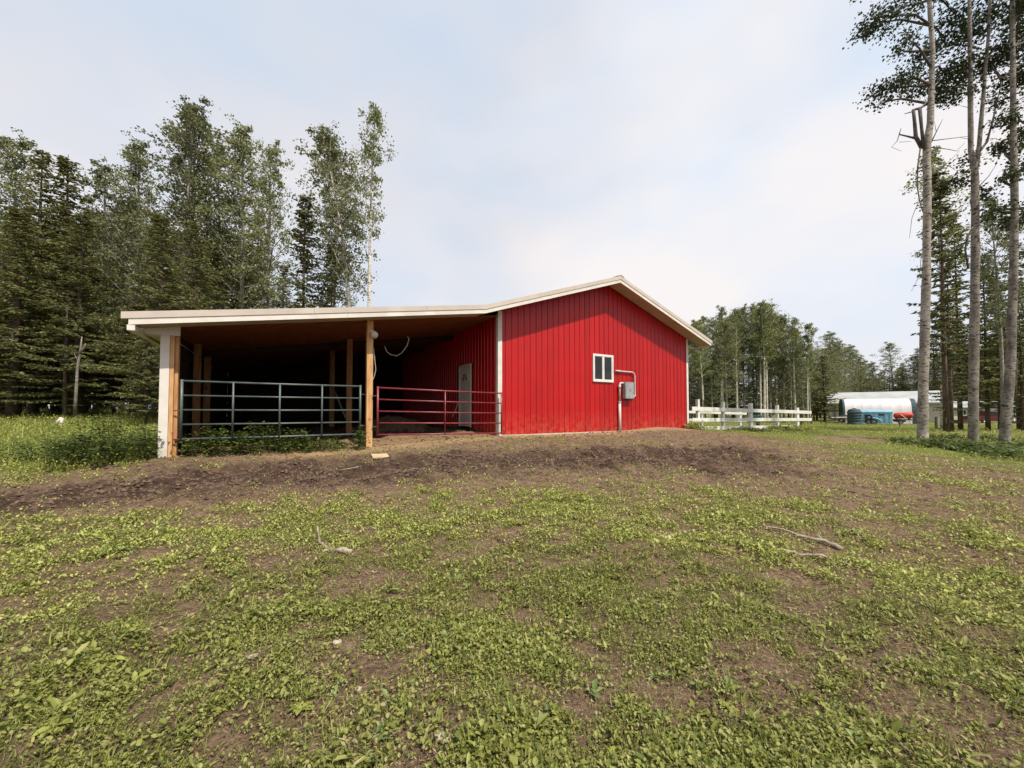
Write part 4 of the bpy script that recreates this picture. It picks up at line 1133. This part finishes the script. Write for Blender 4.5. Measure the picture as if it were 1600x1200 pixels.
# ---- the three big poplars near the right edge, built by hand
def poplar(label, Yd, trunks, clumps, seed, leaf=.085, per=26, bare=(), barkm='bark_old'):
    """trunks: list of [(px,py,radius)...]; clumps: (px,py,rx,ry,depth offset,n)"""
    rg = np.random.default_rng(seed)
    g = ground_px(trunks[0][0][0], trunks[0][0][1])
    base = at(trunks[0][0][0], trunks[0][0][1], Yd); base.z = g1(base.x, base.y)
    root = thing('poplar_tree', label, 'tree', base)
    allp = []
    for ti, tr_ in enumerate(trunks):
        pts = []; rs = []
        for (px, py, r) in tr_:
            p = at(px, py, Yd); pts.append(p - base); rs.append(r * .70)
        if ti == 0:
            pts[0].z = -.15
            d = pts[1] - pts[0]
            pts.insert(1, pts[0] + d * .10); rs.insert(1, rs[0] * .8)
        # subdivide with slight wobble
        P2 = []; R2 = []
        for i in range(len(pts) - 1):
            for s in range(4):
                t = s / 4; w = Vector(rg.normal(size=3)) * rs[i] * (.10 if (i or s) else 0); w.z = 0
                P2.append(pts[i].lerp(pts[i + 1], t) + w * .4); R2.append((rs[i] * (1 - t) + rs[i + 1] * t) * (1 + .05 * rg.normal()))
        P2.append(pts[-1]); R2.append(rs[-1])
        MB().tube(P2, R2, 14).build('trunk' if ti == 0 else 'stem', M[barkm], root, True)
        allp += P2
    limbs = MB(); C = []; S = []
    AP = np.array([tuple(p) for p in allp])
    for (px, py, rx, ry, dy, n) in clumps:
        c = at(px, py, Yd + dy) - base; sx = rx * Yd / FPX; sz = ry * Yd / FPX
        # limb from the nearest lower point of the trunk
        tgt = np.array(c); cand = AP[AP[:, 2] < c.z - .15 * abs(sx)]
        if len(cand) == 0: cand = AP
        dd = np.linalg.norm((cand - tgt) * np.array([1, 1, .8]), axis=1); b0 = Vector(cand[dd.argmin()])
        mid = b0.lerp(c, .5) + Vector((0, 0, .12 * (c - b0).length)) + Vector(rg.normal(size=3)) * .08
        limbs.tube([b0, mid, c], [.045, .03, .012], 6, False)
        for q in range(n):
            v = rg.normal(size=3); v /= np.linalg.norm(v); v *= rg.random() ** .45
            s = c + Vector((v[0] * sx, v[1] * max(sx, sz) * .9, v[2] * sz))
            if q % 3 == 0:
                m2 = c.lerp(s, .5) + Vector((0, 0, .05)); limbs.tube([c.lerp(mid, .3 * rg.random()), m2, s], [.014, .009, .003], 4, False)
            C.append(s); S.append(.10 + .05 * rg.random())
    for br in bare:
        pts = [at(px, py, Yd + dy) - base for (px, py, dy, r) in br]
        limbs.tube(pts, [r * .72 for (_, _, _, r) in br], 6)
    limbs.build('limbs', M['deadwood'], root, True)
    C = np.array([tuple(c) for c in C]); S = np.array(S)
    cnt = (per * (.4 + 1.2 * rg.random(len(C)))).astype(int)
    ii = np.repeat(np.arange(len(C)), cnt)
    pos = C[ii] + rg.normal(size=(len(ii), 3)) * S[ii][:, None] * np.array([1.25, 1.25, .8])
    a, b = rot_frames(len(pos), rg, .45); sz = leaf * (.6 + .75 * rg.random(len(pos)))
    leaves_obj('crown', pos, a, b, sz, sz * .8, M['aspen_dark'], root)
    return root
poplar('first pale poplar from the left with a broken snag halfway up its trunk', 12.7,
       [[(1441, 690, .24), (1443, 600, .18), (1447, 450, .158), (1449, 330, .148), (1448, 225, .142), (1454, 190, .12), (1457, 80, .095), (1452, 0, .08), (1450, -120, .06), (1452, -300, .03)]],
       [(1395, 25, 42, 14, 0, 26), (1360, 38, 26, 10, .4, 16), (1425, 8, 30, 16, .5, 18), (1420, 62, 16, 12, -.4, 8), (1405, 128, 26, 12, 0, 18), (1372, 142, 20, 7, .3, 14), (1440, 95, 22, 22, .6, 18),
        (1432, 135, 26, 14, .5, 16), (1475, 60, 26, 30, .8, 26), (1480, 120, 24, 24, .6, 24), (1490, 20, 24, 22, .8, 20), (1380, 158, 8, 12, .3, 5), (1470, 150, 16, 12, .5, 10), (1404, 76, 8, 8, 0, 4),
        (1440, -60, 60, 40, .5, 30), (1480, -120, 60, 60, 1, 40), (1420, -200, 50, 60, 0, 30), (1460, -260, 40, 50, 0, 20), (1355, -40, 40, 16, 0, 16)], 21,
       bare=[[(1441, 232, 0, .09), (1431, 214, -.05, .085), (1429, 190, -.05, .07), (1427, 171, -.05, .065)], [(1443, 228, -.1, .07), (1440, 200, -.12, .06), (1437, 169, -.12, .07)],
             [(1427, 172, -.05, .05), (1440, 168, -.1, .05), (1449, 158, 0, .02)], [(1427, 174, -.05, .03), (1413, 178, -.05, .012)],
             [(1430, 216, 0, .05), (1418, 213, 0, .035), (1405, 210, 0, .03), (1408, 200, 0, .01)], [(1405, 210, 0, .02), (1402, 220, 0, .014), (1393, 230, 0, .01), (1408, 236, 0, .006)], [(1405, 222, 0, .01), (1424, 221, 0, .006)],
             [(1438, 232, -.15, .03), (1434, 260, -.2, .028), (1433, 290, -.2, .025), (1437, 315, -.2, .02), (1442, 332, -.2, .012)],
             [(1434, 318, -.2, .014), (1425, 340, -.2, .01), (1421, 372, -.2, .006)],
             [(1451, 230, 0, .03), (1462, 208, 0, .02), (1473, 186, 0, .008)], [(1463, 207, 0, .012), (1460, 190, 0, .006)],
             [(1455, 220, 0, .02), (1480, 217, 0, .014), (1512, 213, 0, .008)], [(1455, 230, 0, .02), (1480, 233, 0, .014), (1495, 236, 0, .01), (1508, 222, 0, .005)],
             [(1456, 275, 0, .015), (1475, 260, 0, .01), (1500, 235, 0, .006)],
             [(1440, 395, -.2, .014), (1437, 430, -.2, .01), (1424, 455, -.2, .005)]], barkm='bark')
poplar('second poplar with its trunk forking into two tall stems', 12.4,
       [[(1520, 692, .22), (1521, 600, .165), (1523, 480, .15), (1524, 330, .138), (1523, 262, .13), (1517, 235, .095), (1516, 120, .08), (1515, 20, .065), (1514, -120, .06), (1512, -260, .02)],
        [(1526, 262, .09), (1530, 225, .08), (1538, 130, .065), (1544, 60, .055), (1547, 0, .05), (1552, -160, .04), (1556, -300, .015)],
        [(1531, 236, .05), (1542, 222, .045), (1552, 185, .035), (1560, 150, .02), (1566, 125, .01)]],
       [(1545, 25, 34, 26, .5, 34), (1590, 30, 30, 34, .6, 30), (1520, 55, 24, 26, .4, 24), (1500, 105, 26, 26, .2, 26), (1535, 110, 22, 26, .8, 22), (1570, 85, 28, 22, .6, 26), (1498, 148, 22, 12, .2, 14),
        (1588, 120, 18, 14, .4, 12), (1556, 158, 12, 10, 0, 8), (1515, 250, 10, 22, .5, 8), (1500, 285, 18, 10, .5, 8), (1540, 300, 14, 8, .5, 6), (1530, -60, 60, 50, .5, 50), (1580, -130, 60, 60, 0, 40), (1520, -220, 60, 60, 0, 36)], 22,
       bare=[[(1531, 290, 0, .02), (1545, 275, 0, .012), (1558, 255, 0, .006)], [(1517, 218, 0, .012), (1500, 215, 0, .006)], [(1540, 218, 0, .012), (1553, 216, 0, .009), (1566, 221, 0, .005)],
             [(1513, 168, 0, .012), (1500, 165, 0, .006)], [(1548, 170, 0, .012), (1575, 168, 0, .006)],
             [(1520, 355, -.1, .04), (1511, 372, -.1, .04), (1508, 390, 0, .035), (1513, 420, 0, .04)]])
poplar('third poplar leaning right with a dark scar near the right edge', 12.0,
       [[(1568, 696, .23), (1574, 640, .18), (1579, 560, .155), (1583, 450, .145), (1585, 330, .125), (1583, 180, .10), (1582, 40, .08), (1582, -150, .07), (1584, -300, .02)]],
       [(1590, 60, 26, 30, .5, 24), (1612, 110, 30, 34, .4, 30), (1575, 185, 16, 12, 0, 14), (1600, 210, 20, 16, .3, 16), (1570, 232, 18, 12, .3, 12), (1608, 262, 20, 22, .3, 16), (1575, 275, 14, 8, 0, 8),
        (1562, 330, 20, 8, .2, 12), (1600, 330, 16, 18, .2, 12), (1572, 350, 18, 8, .3, 8), (1640, 60, 40, 60, 0, 30), (1600, -60, 60, 50, 0, 40), (1600, -180, 50, 60, 0, 30), (1596, 5, 24, 22, 0, 20), (1604, 395, 12, 20, .2, 8)], 23,
       bare=[[(1586, 160, 0, .02), (1600, 152, 0, .01)], [(1586, 320, 0, .02), (1600, 328, 0, .01)], [(1589, 560, -.1, .015), (1588, 600, -.1, .02), (1585, 650, -.1, .015)]])
poplar('dark stemmed poplar just beyond the right edge of the photo', 13.5,
       [[(1660, 700, .30), (1655, 500, .2), (1650, 300, .17), (1648, 100, .12), (1645, -200, .04)]],
       [(1640, 120, 40, 50, 0, 30), (1660, 0, 50, 60, 0, 40), (1630, 230, 30, 30, 0, 18), (1650, -120, 60, 60, 0, 30)], 24)

# dead broken birch in the left wood, fallen bits
g = ground_px(118, 648); Yb = 15.0
b0 = at(118, 645, Yb); b0.z = g1(b0.x, b0.y)
db = thing('broken_birch', 'dead broken birch snag standing pale against the dark spruces', 'dead tree', b0)
L_ = lambda px, py: at(px, py, Yb) - b0
MB().tube([L_(117, 650), L_(119, 610), L_(121, 575), L_(125, 550), L_(128, 526)], [.06, .048, .042, .034, .015], 9).build('trunk', M['bark_old'], db, True)
MB().tube([L_(125, 552), L_(130, 545), L_(134, 537)], [.04, .03, .025], 7).tube([L_(122, 566), L_(116, 552), L_(111, 550)], [.015, .008, .004], 5).tube([L_(122, 572), L_(134, 570), L_(150, 569)], [.015, .01, .004], 5).tube([L_(124, 556), L_(108, 562), L_(104, 568)], [.012, .008, .004], 5).build('broken_branch', M['bark_old'], db, True)
b1 = at(102, 642, 17.6); b1.z = g1(b1.x, b1.y)
ds = thing('bare_trunk', 'straight brown bare trunk just left of the broken birch', 'tree trunk', b1)
MB().tube([Vector((0, 0, -.2)), at(102, 590, 17.6) - b1, at(103, 560, 17.6) - b1, at(104, 520, 17.6) - b1, at(104, 480, 17.6) - b1], [.09, .07, .06, .05, .03], 8).build('trunk', M['bark_dark'], ds, True)
mbx = MB()
for k in range(14):
    z = 1 + k * .35; a_ = k * 2.4; mbx.tube([(0, 0, z), (.8 * math.cos(a_), .8 * math.sin(a_), z - .15)], [.012, .003], 3)
mbx.build('dead_branches', M['bark_dark'], ds)
b2 = at(88, 643, 14.6)
lg = thing('cut_log', 'pale split log leaning at the wood edge behind the grass', 'log', (b2.x, b2.y, g1(b2.x, b2.y)))
MB().tube([(-.12, 0, 0), (.10, .1, .34)], [.06, .05], 7).build('log', M['bark_far'], lg, True)
MB().tube([(.16, 0, 0), (.13, .1, .32)], [.06, .04], 7).build('log', M['bark_far'], lg, True)

# ------------------------------------------------------------------ ground cover
FOVM = 1.55
def scatter(n, r0, r1, power=1.0, half=math.radians(62)):
    """points in a wedge in front of the camera; density falls off with distance"""
    t = RNG.random(n)
    if power == 1.0: r = r0 * (r1 / r0) ** t
    else:
        e = 2 - power - 0.0
        r = (r0 ** e + t * (r1 ** e - r0 ** e)) ** (1 / e)
    th = RNG.uniform(-half, half, n)
    return r * np.sin(th), r * np.cos(th)
def out_of_barn(x, y, m=.0):
    u = (x - P0.x) * UX + (y - P0.y) * UY; v = -(x - P0.x) * UY + (y - P0.y) * UX
    return ~((v > -.06 - m) & (v < 11) & (u > -.12) & (u < 16.9))
def plants(name, n, r0, r1, power, keepf, nleaf, size, m, flat=(.15, .9), wr=.6, half=math.radians(62), grow=0.0, spread=.3, label=None, cat='plants', hmul=0.0, hexa=False):
    x, y = scatter(n, r0, r1, power, half)
    ok = out_of_barn(x, y); x, y = x[ok], y[ok]
    k = RNG.random(len(x)) < keepf(x, y); x, y = x[k], y[k]
    z = gzl(x, y)
    r = np.hypot(x, y)
    K = RNG.integers(nleaf[0], nleaf[1] + 1, len(x))
    ps = np.exp(RNG.normal(0, .25, len(x))) * (.75 + .6 * vnoise(x * 3 + 40, y * 3)) * (1 + grow * np.maximum(0, r - 3))
    ii = np.repeat(np.arange(len(x)), K)
    N = len(ii)
    az = RNG.random(N) * 2 * PI; el = RNG.uniform(flat[0], flat[1], N)
    L = RNG.uniform(size[0], size[1], N) * ps[ii]
    a = np.c_[np.cos(az) * np.cos(el), np.sin(az) * np.cos(el), np.sin(el)]
    b = np.c_[-np.sin(az), np.cos(az), np.zeros(N)] + RNG.normal(size=(N, 3)) * .25
    b -= a * (a * b).sum(1)[:, None]; b /= np.linalg.norm(b, axis=1)[:, None]
    off = RNG.normal(size=(N, 3)) * L[:, None] * spread; off[:, 2] = np.abs(off[:, 2]) * .5
    pos = np.c_[x[ii], y[ii], z[ii] + .002] + off
    if hmul: pos[:, 2] += RNG.random(N) ** 1.3 * hmul * ps[ii]
    o = leaves_obj(name, pos, a, b, L, L * wr, m, None, hexa)
    o['kind'] = 'stuff'; o['label'] = label or name; o['category'] = cat
    return o
def k_turf(x, y):
    d, sa, lu, co, ba, n3 = masks(x, y)
    p = fbm(x * 5.2 + 3, y * 5.2 + 7, 3)
    return np.clip((1 - d * (.78 + .2 * np.maximum(co, sa))) * (1 - ba * .8) * (.38 + .8 * sstep(.36, .54, p)), 0, 1)
def k_clump(x, y):
    d, sa, lu, co, ba, n3 = masks(x, y)
    return np.clip((1 - d) * sstep(.5, .7, fbm(x * 1.5 + 30, y * 1.5 + 7, 3)) * (1 - ba * .6), 0, 1)
def k_lush(x, y):
    d, sa, lu, co, ba, n3 = masks(x, y)
    return lu
def k_lushl(x, y): return k_lush(x, y) * (x < -3)
def k_lushr(x, y): return k_lush(x, y) * (x > 3)
def k_dirt(x, y):
    d, sa, lu, co, ba, n3 = masks(x, y)
    return np.clip(np.maximum(d, ba * .6) , 0, 1)
plants('clover_leaves', 40000, .9, 4.0, 1.0, k_turf, (5, 8), (.007, .017), M['weed'], (.05, .9), .8, spread=1.5, label='low clover covering the trodden ground in the foreground', cat='weeds', hmul=.02, hexa=True)
plants('clover_leaves', 62000, 4.0, 12, 1.0, k_turf, (5, 8), (.010, .021), M['weed'], (.05, 1.1), .75, grow=.05, spread=1.4, label='low clover across the middle of the yard', cat='weeds', hmul=.02)
plants('weed_leaves', 9000, .9, 10, 1.0, k_turf, (5, 8), (.018, .038), M['weed'], (.15, .9), .42, grow=.05, label='narrow leaved weeds among the clover', cat='weeds', hmul=.01, hexa=True)
plants('plantain_leaves', 1500, .9, 9, 1.0, k_clump, (4, 7), (.025, .052), M['broad'], (.1, .7), .5, grow=.02, spread=.12, label='broad leaved plantain rosettes in the foreground', cat='weeds', hexa=True)
plants('thatch_bits', 26000, .9, 8, 1.0, lambda x, y: .35 + .4 * masks(x, y)[4], (2, 4), (.008, .028), M['thatch'], (-.1, .5), .16, grow=.05, spread=1.5, label='dead brown thatch bits between the weeds', cat='thatch')
plants('short_grass', 62000, .9, 12, 1.0, k_turf, (4, 7), (.018, .05), M['blade'], (.4, 1.3), .08, grow=.09, spread=.25, label='short grass blades between the weeds', cat='grass')
plants('far_turf_leaves', 90000, 9, 40, .6, lambda x, y: np.clip(k_turf(x, y) + k_lush(x, y) * .7, 0, 1), (4, 6), (.012, .028), M['weed'], (.1, 1.0), .6, grow=.02, spread=1.6, label='low weeds further out across the yard', cat='weeds', hmul=.02)
plants('field_grass', 62000, 7, 60, .8, k_lushl, (4, 6), (.05, .13), M['blade'], (.6, 1.4), .08, grow=.03, spread=.35, half=math.radians(64), label='rough field grass beyond the bare strip', cat='grass')
plants('right_field_grass', 60000, 7, 60, .6, k_lushr, (4, 6), (.025, .065), M['blade'], (.5, 1.4), .10, grow=.02, spread=.35, half=math.radians(64), label='short mown grass of the right hand yard', cat='grass')
plants('field_weeds', 26000, 7, 40, .7, k_lushl, (5, 8), (.02, .045), M['weed'], (0, .9), .6, grow=.02, spread=1.0, half=math.radians(64), label='leafy weeds growing in the field grass', cat='weeds', hmul=.12)

# straw fibres and clods on the bare strip
x, y = scatter(95000, 3.2, 16, .9); ok = out_of_barn(x, y, -.8) | (RNG.random(len(x)) < .8)
x, y = x[ok], y[ok]; k = RNG.random(len(x)) < k_dirt(x, y) * .8; x, y = x[k], y[k]
N = len(x); az = RNG.random(N) * 6.28; el = RNG.normal(size=N) * .15
a = np.c_[np.cos(az) * np.cos(el), np.sin(az) * np.cos(el), np.sin(el)]; b = np.c_[-np.sin(az), np.cos(az), np.zeros(N)]
L = RNG.uniform(.02, .08, N); o = leaves_obj('straw_litter', np.c_[x, y, gzl(x, y) + .008], a, b, L, L * .06 + .003, M['straw_bit'])
o['kind'] = 'stuff'; o['label'] = 'trodden straw litter scattered over the bare strip'; o['category'] = 'straw'
def clods(name, n, r0, r1, kf, s0, s1, m, label):
    x, y = scatter(n, r0, r1, 1.0); ok = out_of_barn(x, y, -1.0); x, y = x[ok], y[ok]
    k = RNG.random(len(x)) < kf(x, y); x, y = x[k], y[k]; N = len(x)
    base = np.array([(1, 0, 0), (.3, .9, 0), (-.8, .55, 0), (-.8, -.6, 0), (.35, -.95, 0), (.2, .1, .8), (-.3, -.2, .65)], float)
    tri = np.array([(0, 1, 5), (1, 2, 5), (2, 6, 5), (2, 3, 6), (3, 4, 6), (4, 5, 6), (4, 0, 5)])
    s = RNG.uniform(s0, s1, N) * (1 + .06 * np.hypot(x, y)); az = RNG.random(N) * 6.28
    V = base[None] * (1 + RNG.normal(size=(N, 7, 3)) * .22) * s[:, None, None]
    c, sn = np.cos(az)[:, None], np.sin(az)[:, None]
    VX = V[:, :, 0] * c - V[:, :, 1] * sn; VY = V[:, :, 0] * sn + V[:, :, 1] * c
    V = np.stack([VX + x[:, None], VY + y[:, None], V[:, :, 2] * .95 - s[:, None] * .15 + gzl(x, y)[:, None]], 2)
    Fc = (np.arange(N)[:, None, None] * 7 + tri[None]).reshape(-1, 3)
    o = link_mesh(name, V.reshape(-1, 3), Fc, m); o['kind'] = 'stuff'; o['label'] = label; o['category'] = 'soil'
M['clod'] = simple('soil_clod', (.14, .088, .06), (.045, .028, .02), .95, 15)
clods('soil_clods', 100000, 2.5, 15, lambda x, y: masks(x, y)[3] * .7 * sstep(.40, .56, fbm(x * 2.7, y * 2.7, 3)) + masks(x, y)[0] * .16, .007, .030, M['clod'], 'churned clods of dark soil and dung on the bare strip')
clods('soil_crumbs', 9000, 1.0, 7, lambda x, y: masks(x, y)[4] * .5 + .08, .005, .016, M['clod'], 'small crumbs of soil between the weeds')

# ---- leafy plants that stand as things of their own
def bush(name, label, cat, ctr, rx, ry, h, n, m, seed, leaf=.06, stems=30, group=None):
    rg = np.random.default_rng(seed); root = thing(name, label, cat, (ctr[0], ctr[1], g1(ctr[0], ctr[1])), group=group)
    mb = MB(); C = []
    for k in range(stems):
        a_ = rg.random() * 6.28; rr = rg.random() ** .5; x = math.cos(a_) * rr * rx; y = math.sin(a_) * rr * ry
        hh = h * (1 - .55 * rr ** 2) * rg.uniform(.6, 1.1); dx, dy = rg.normal(size=2) * .08
        dz = g1(ctr[0] + x, ctr[1] + y) - root.location.z
        mb.tube([(x, y, -.05 + dz), (x + dx * .5, y + dy * .5, hh * .5 + dz), (x + dx, y + dy, hh + dz)], [.006, .005, .002], 3)
        nn = max(5, int(n / stems)); t = rg.random(nn) ** .8
        p = np.c_[x + dx * t + rg.normal(size=nn) * .07, y + dy * t + rg.normal(size=nn) * .07, dz + hh * (.12 + .88 * t)]
        C.append(p)
    mb.build('stems', m, root)
    pos = np.concatenate(C); N = len(pos); az = rg.random(N) * 6.28; el = rg.uniform(-.5, .5, N)
    a = np.c_[np.cos(az) * np.cos(el), np.sin(az) * np.cos(el), np.sin(el)]; b = np.c_[-np.sin(az), np.cos(az), rg.normal(size=N) * .3]; b /= np.linalg.norm(b, axis=1)[:, None]
    L = leaf * rg.uniform(.6, 1.3, N)
    leaves_obj('foliage', pos, a, b, L, L * .62, m, root)
    return root
c = bw(-.75, -.1); bush('nettle_clump', 'dense green nettle clump against the outer side of the white corner post', 'weeds', (c.x, c.y), .75, .8, .85, 2600, M['nettle'], 31, .075, 60)
c = bw(-1.7, .6); bush('nettle_clump', 'lower green weeds spreading left of the nettles by the corner post', 'weeds', (c.x, c.y), .9, .9, .5, 1800, M['nettle'], 32, .07, 60)
for u_, h_, n_, s_, lb in ((.75, .62, 1300, 33, 'leafy nettles under the left end of the grey-green gate'), (1.6, .72, 1400, 34, 'tallest nettles pushing up through the grey-green gate'), (2.35, .5, 1100, 35, 'nettles under the middle of the grey-green gate'), (2.95, .32, 600, 36, 'low trailing weeds at the right end of the nettle row')):
    c = bw(u_, .12); bush('nettle_clump', lb, 'weeds', (c.x, c.y), .5, .42, h_, n_, M['nettle'], s_, .075, 40)
c = bw(3.72, -.25); bush('potted_weed', 'dark leafy weed climbing at the foot of the middle post', 'weed', (c.x, c.y), .14, .14, .62, 300, M['nettle'], 37, .075, 12)
c = bw(U1 + .25, -.35); bush('weed_clump', 'bright green weeds at the right corner of the red wall', 'weeds', (c.x, c.y), .6, .45, .45, 900, M['weed'], 38, .09, 40)
for i, (u_, h_) in enumerate(((2.2, .12), (3.6, .25), (5.0, .16), (6.6, .36), (7.8, .30), (9.2, .34), (10.4, .26))):
    c = bw(U1 + u_, -.35); bush('grass_clump', ['short tuft of grass left under the white fence', 'green clump under the second bay of the white fence', 'low weeds below the middle of the white fence', 'tall grass tuft right of the double post', 'thick grass under the fourth bay of the white fence', 'seedy grass clump near the fence end', 'last grass clump at the right end of the white fence'][i],
        'grass', (c.x, c.y), .85, .45, h_, 900, M['blade'], 40 + i, .13, 50)
UND = 'dark undergrowth clumps around the poplar feet'
for i, (px, py, r, h) in enumerate(((1420, 693, .7, .22), (1455, 698, .8, .26), (1490, 700, .9, .30), (1520, 704, .9, .28), (1552, 708, .9, .26), (1592, 716, .9, .28), (1600, 704, .8, .3), (1545, 690, .7, .25), (1480, 686, .8, .22))):
    g = ground_px(px, py); bush('undergrowth', 'dark green leafy undergrowth at the foot of the poplars', 'undergrowth', (g.x, g.y), r, r * .6, h, 800, M['nettle'], 60 + i, .09, 40, UND)
# big leafy weeds in the foreground
for i, (px, py, s) in enumerate(((165, 1045, .85), (85, 1150, .6), (1135, 1095, .5), (1390, 965, .6), (960, 1170, .5), (470, 1120, .5), (740, 730, .7), (1480, 925, .7))):
    g = ground_px(px, py); n = 9
    root = thing('dock_plant', ['large leaved dock plant left of the pale bare patch', 'broad leaved rosette in the lower left corner', 'leafy dock low right of centre in the foreground', 'green dock rosette in the turf at the right', 'broad plantain at the bottom edge right of centre', 'dock rosette at the bottom left of centre', 'small green weed just below the bare strip', 'green leafy tuft in the turf near the right edge'][i], 'weed', (g.x, g.y, float(gzl(np.array([g.x]), np.array([g.y]))[0])))
    rg = np.random.default_rng(90 + i)
    for k in range(n):
        az = k * 2.4 + rg.random() * .5; L = (.07 + .05 * rg.random()) * s; el0 = rg.uniform(.3, .8); w = L * .28
        V = []; Fc = []
        for j, t in enumerate(np.linspace(0, 1, 6)):
            ww = .9 * w * math.sin(PI * min(1, .06 + t * .94)) ** .8 * (1 if t < .98 else .1)
            x = L * t; z = L * (math.sin(el0) * t - .75 * t * t * .6)
            for sgn, dz in ((-1, .12 * w), (0, 0), (1, .12 * w)):
                V.append((math.cos(az) * x - math.sin(az) * ww * sgn, math.sin(az) * x + math.cos(az) * ww * sgn, z + dz * math.sin(3 * t + k) + .01 + (.25 * ww if sgn else 0)))
        for j in range(5):
            for q in range(2): Fc.append((j * 3 + q, j * 3 + q + 1, (j + 1) * 3 + q + 1, (j + 1) * 3 + q))
        link_mesh('leaf', V, Fc, M['weed'], root, True)

# ---- fallen branches, boards
def stick(label, pts, rs, twigs=(), name='fallen_branch', m=None):
    W_ = []
    for (px, py, dz) in pts:
        g = ground_px(px, py); W_.append(Vector((g.x, g.y, float(gzl(np.array([g.x]), np.array([g.y]))[0]) + dz)))
    o = thing(name, label, 'branch', W_[0])
    P2 = []; R2 = []
    rg = np.random.default_rng(int(pts[0][0]))
    for i in range(len(W_) - 1):
        for s in range(3):
            t = s / 3; P2.append(W_[i].lerp(W_[i + 1], t) - W_[0] + Vector(rg.normal(size=3)) * rs[i] * .25); R2.append((rs[i] * (1 - t) + rs[i + 1] * t) * (1 + .12 * rg.normal()))
    P2.append(W_[-1] - W_[0]); R2.append(rs[-1])
    MB().tube(P2, R2, 8).build('stem', m or M['stick'], o, True)
    for tw in twigs:
        Q = []
        for (px, py, dz) in tw:
            g = ground_px(px, py); Q.append(Vector((g.x, g.y, g.z + dz)) - W_[0])
        MB().tube(Q, [rs[0] * .7, rs[0] * .5, .003][:len(Q)], 6).build('twig', m or M['stick'], o, True)
    return o
stick('curved grey fallen branch lying left of centre in the turf', [(496, 838, .10), (499, 850, .03), (515, 860, .02), (532, 866, .02), (549, 867, .02)], [.008, .017, .022, .025, .030], [[(500, 850, .03), (485, 843, .02), (473, 836, .01)], [(515, 862, .02), (505, 868, .01)]])
stick('upper of two long pale branches lying in the turf at the right', [(1192, 828, .03), (1225, 835, .03), (1260, 845, .03), (1290, 850, .03), (1314, 857, .02)], [.009, .012, .015, .019, .026], [[(1285, 850, .03), (1278, 841, .05)], [(1290, 850, .03), (1275, 842, .04), (1283, 838, .03)]])
stick('lower of two long pale branches lying in the turf at the right', [(1222, 866, .04), (1250, 870, .03), (1285, 875, .03), (1330, 886, .02)], [.015, .012, .013, .010])
stick('short thin pale stick on the bare strip right of the board', [(640, 731, .03), (680, 729, .03)], [.012, .010])
stick('small dark twig left on the bare strip', [(530, 733, .03), (560, 732, .03)], [.008, .010])
stick('small pale twig in the soil left of the curved branch', [(165, 828, .02), (205, 826, .02)], [.010, .008])
stick('short dark stick in turf below the bare strip at the right', [(1310, 768, .02), (1338, 772, .02)], [.010, .008], m=M['deadwood'])
g = ground_px(594, 717)
bd = thing('scrap_board', 'small pale yellow board lying on the dark soil before the middle post', 'board', (g.x, g.y, float(gzl(np.array([g.x]), np.array([g.y]))[0]) + .03), .5)
MB().box(-.17, .17, -.13, .13, 0, .025, .004).build('board', M['straw_board'], bd); bd.rotation_euler = (.22, .02, .5)
rk = [(527, 1010, .03), (690, 1160, .035), (1170, 1130, .02), (1500, 1035, .02), (560, 1085, .02), (395, 1040, .025)]
for i, (px, py, s) in enumerate(rk):
    g = ground_px(px, py); rg = np.random.default_rng(200 + i); V = []; N = 8
    for j, (rr, z) in enumerate(((.7, -.3), (1, .1), (.75, .5), (.1, .65))):
        for k in range(N): t = 2 * PI * k / N; q = rr * s * (1 + .18 * rg.normal()); V.append((q * math.cos(t), q * math.sin(t) * .75, z * s * .9))
    Fc = [(j * N + k, j * N + (k + 1) % N, (j + 1) * N + (k + 1) % N, (j + 1) * N + k) for j in range(3) for k in range(N)]
    o = link_mesh('stone', V, Fc, M['slab'], smooth=True); o.location = (g.x, g.y, float(gzl(np.array([g.x]), np.array([g.y]))[0]) + .005)
    tag(o, 'small pale stone in the foreground turf, ' + ['just above the lower left quarter', 'at the bottom edge left of centre', 'low right of centre', 'toward the right edge', 'below the first one left of centre', 'beside the pale bare patch on the left'][i], 'stone', 'small stones in the foreground turf')
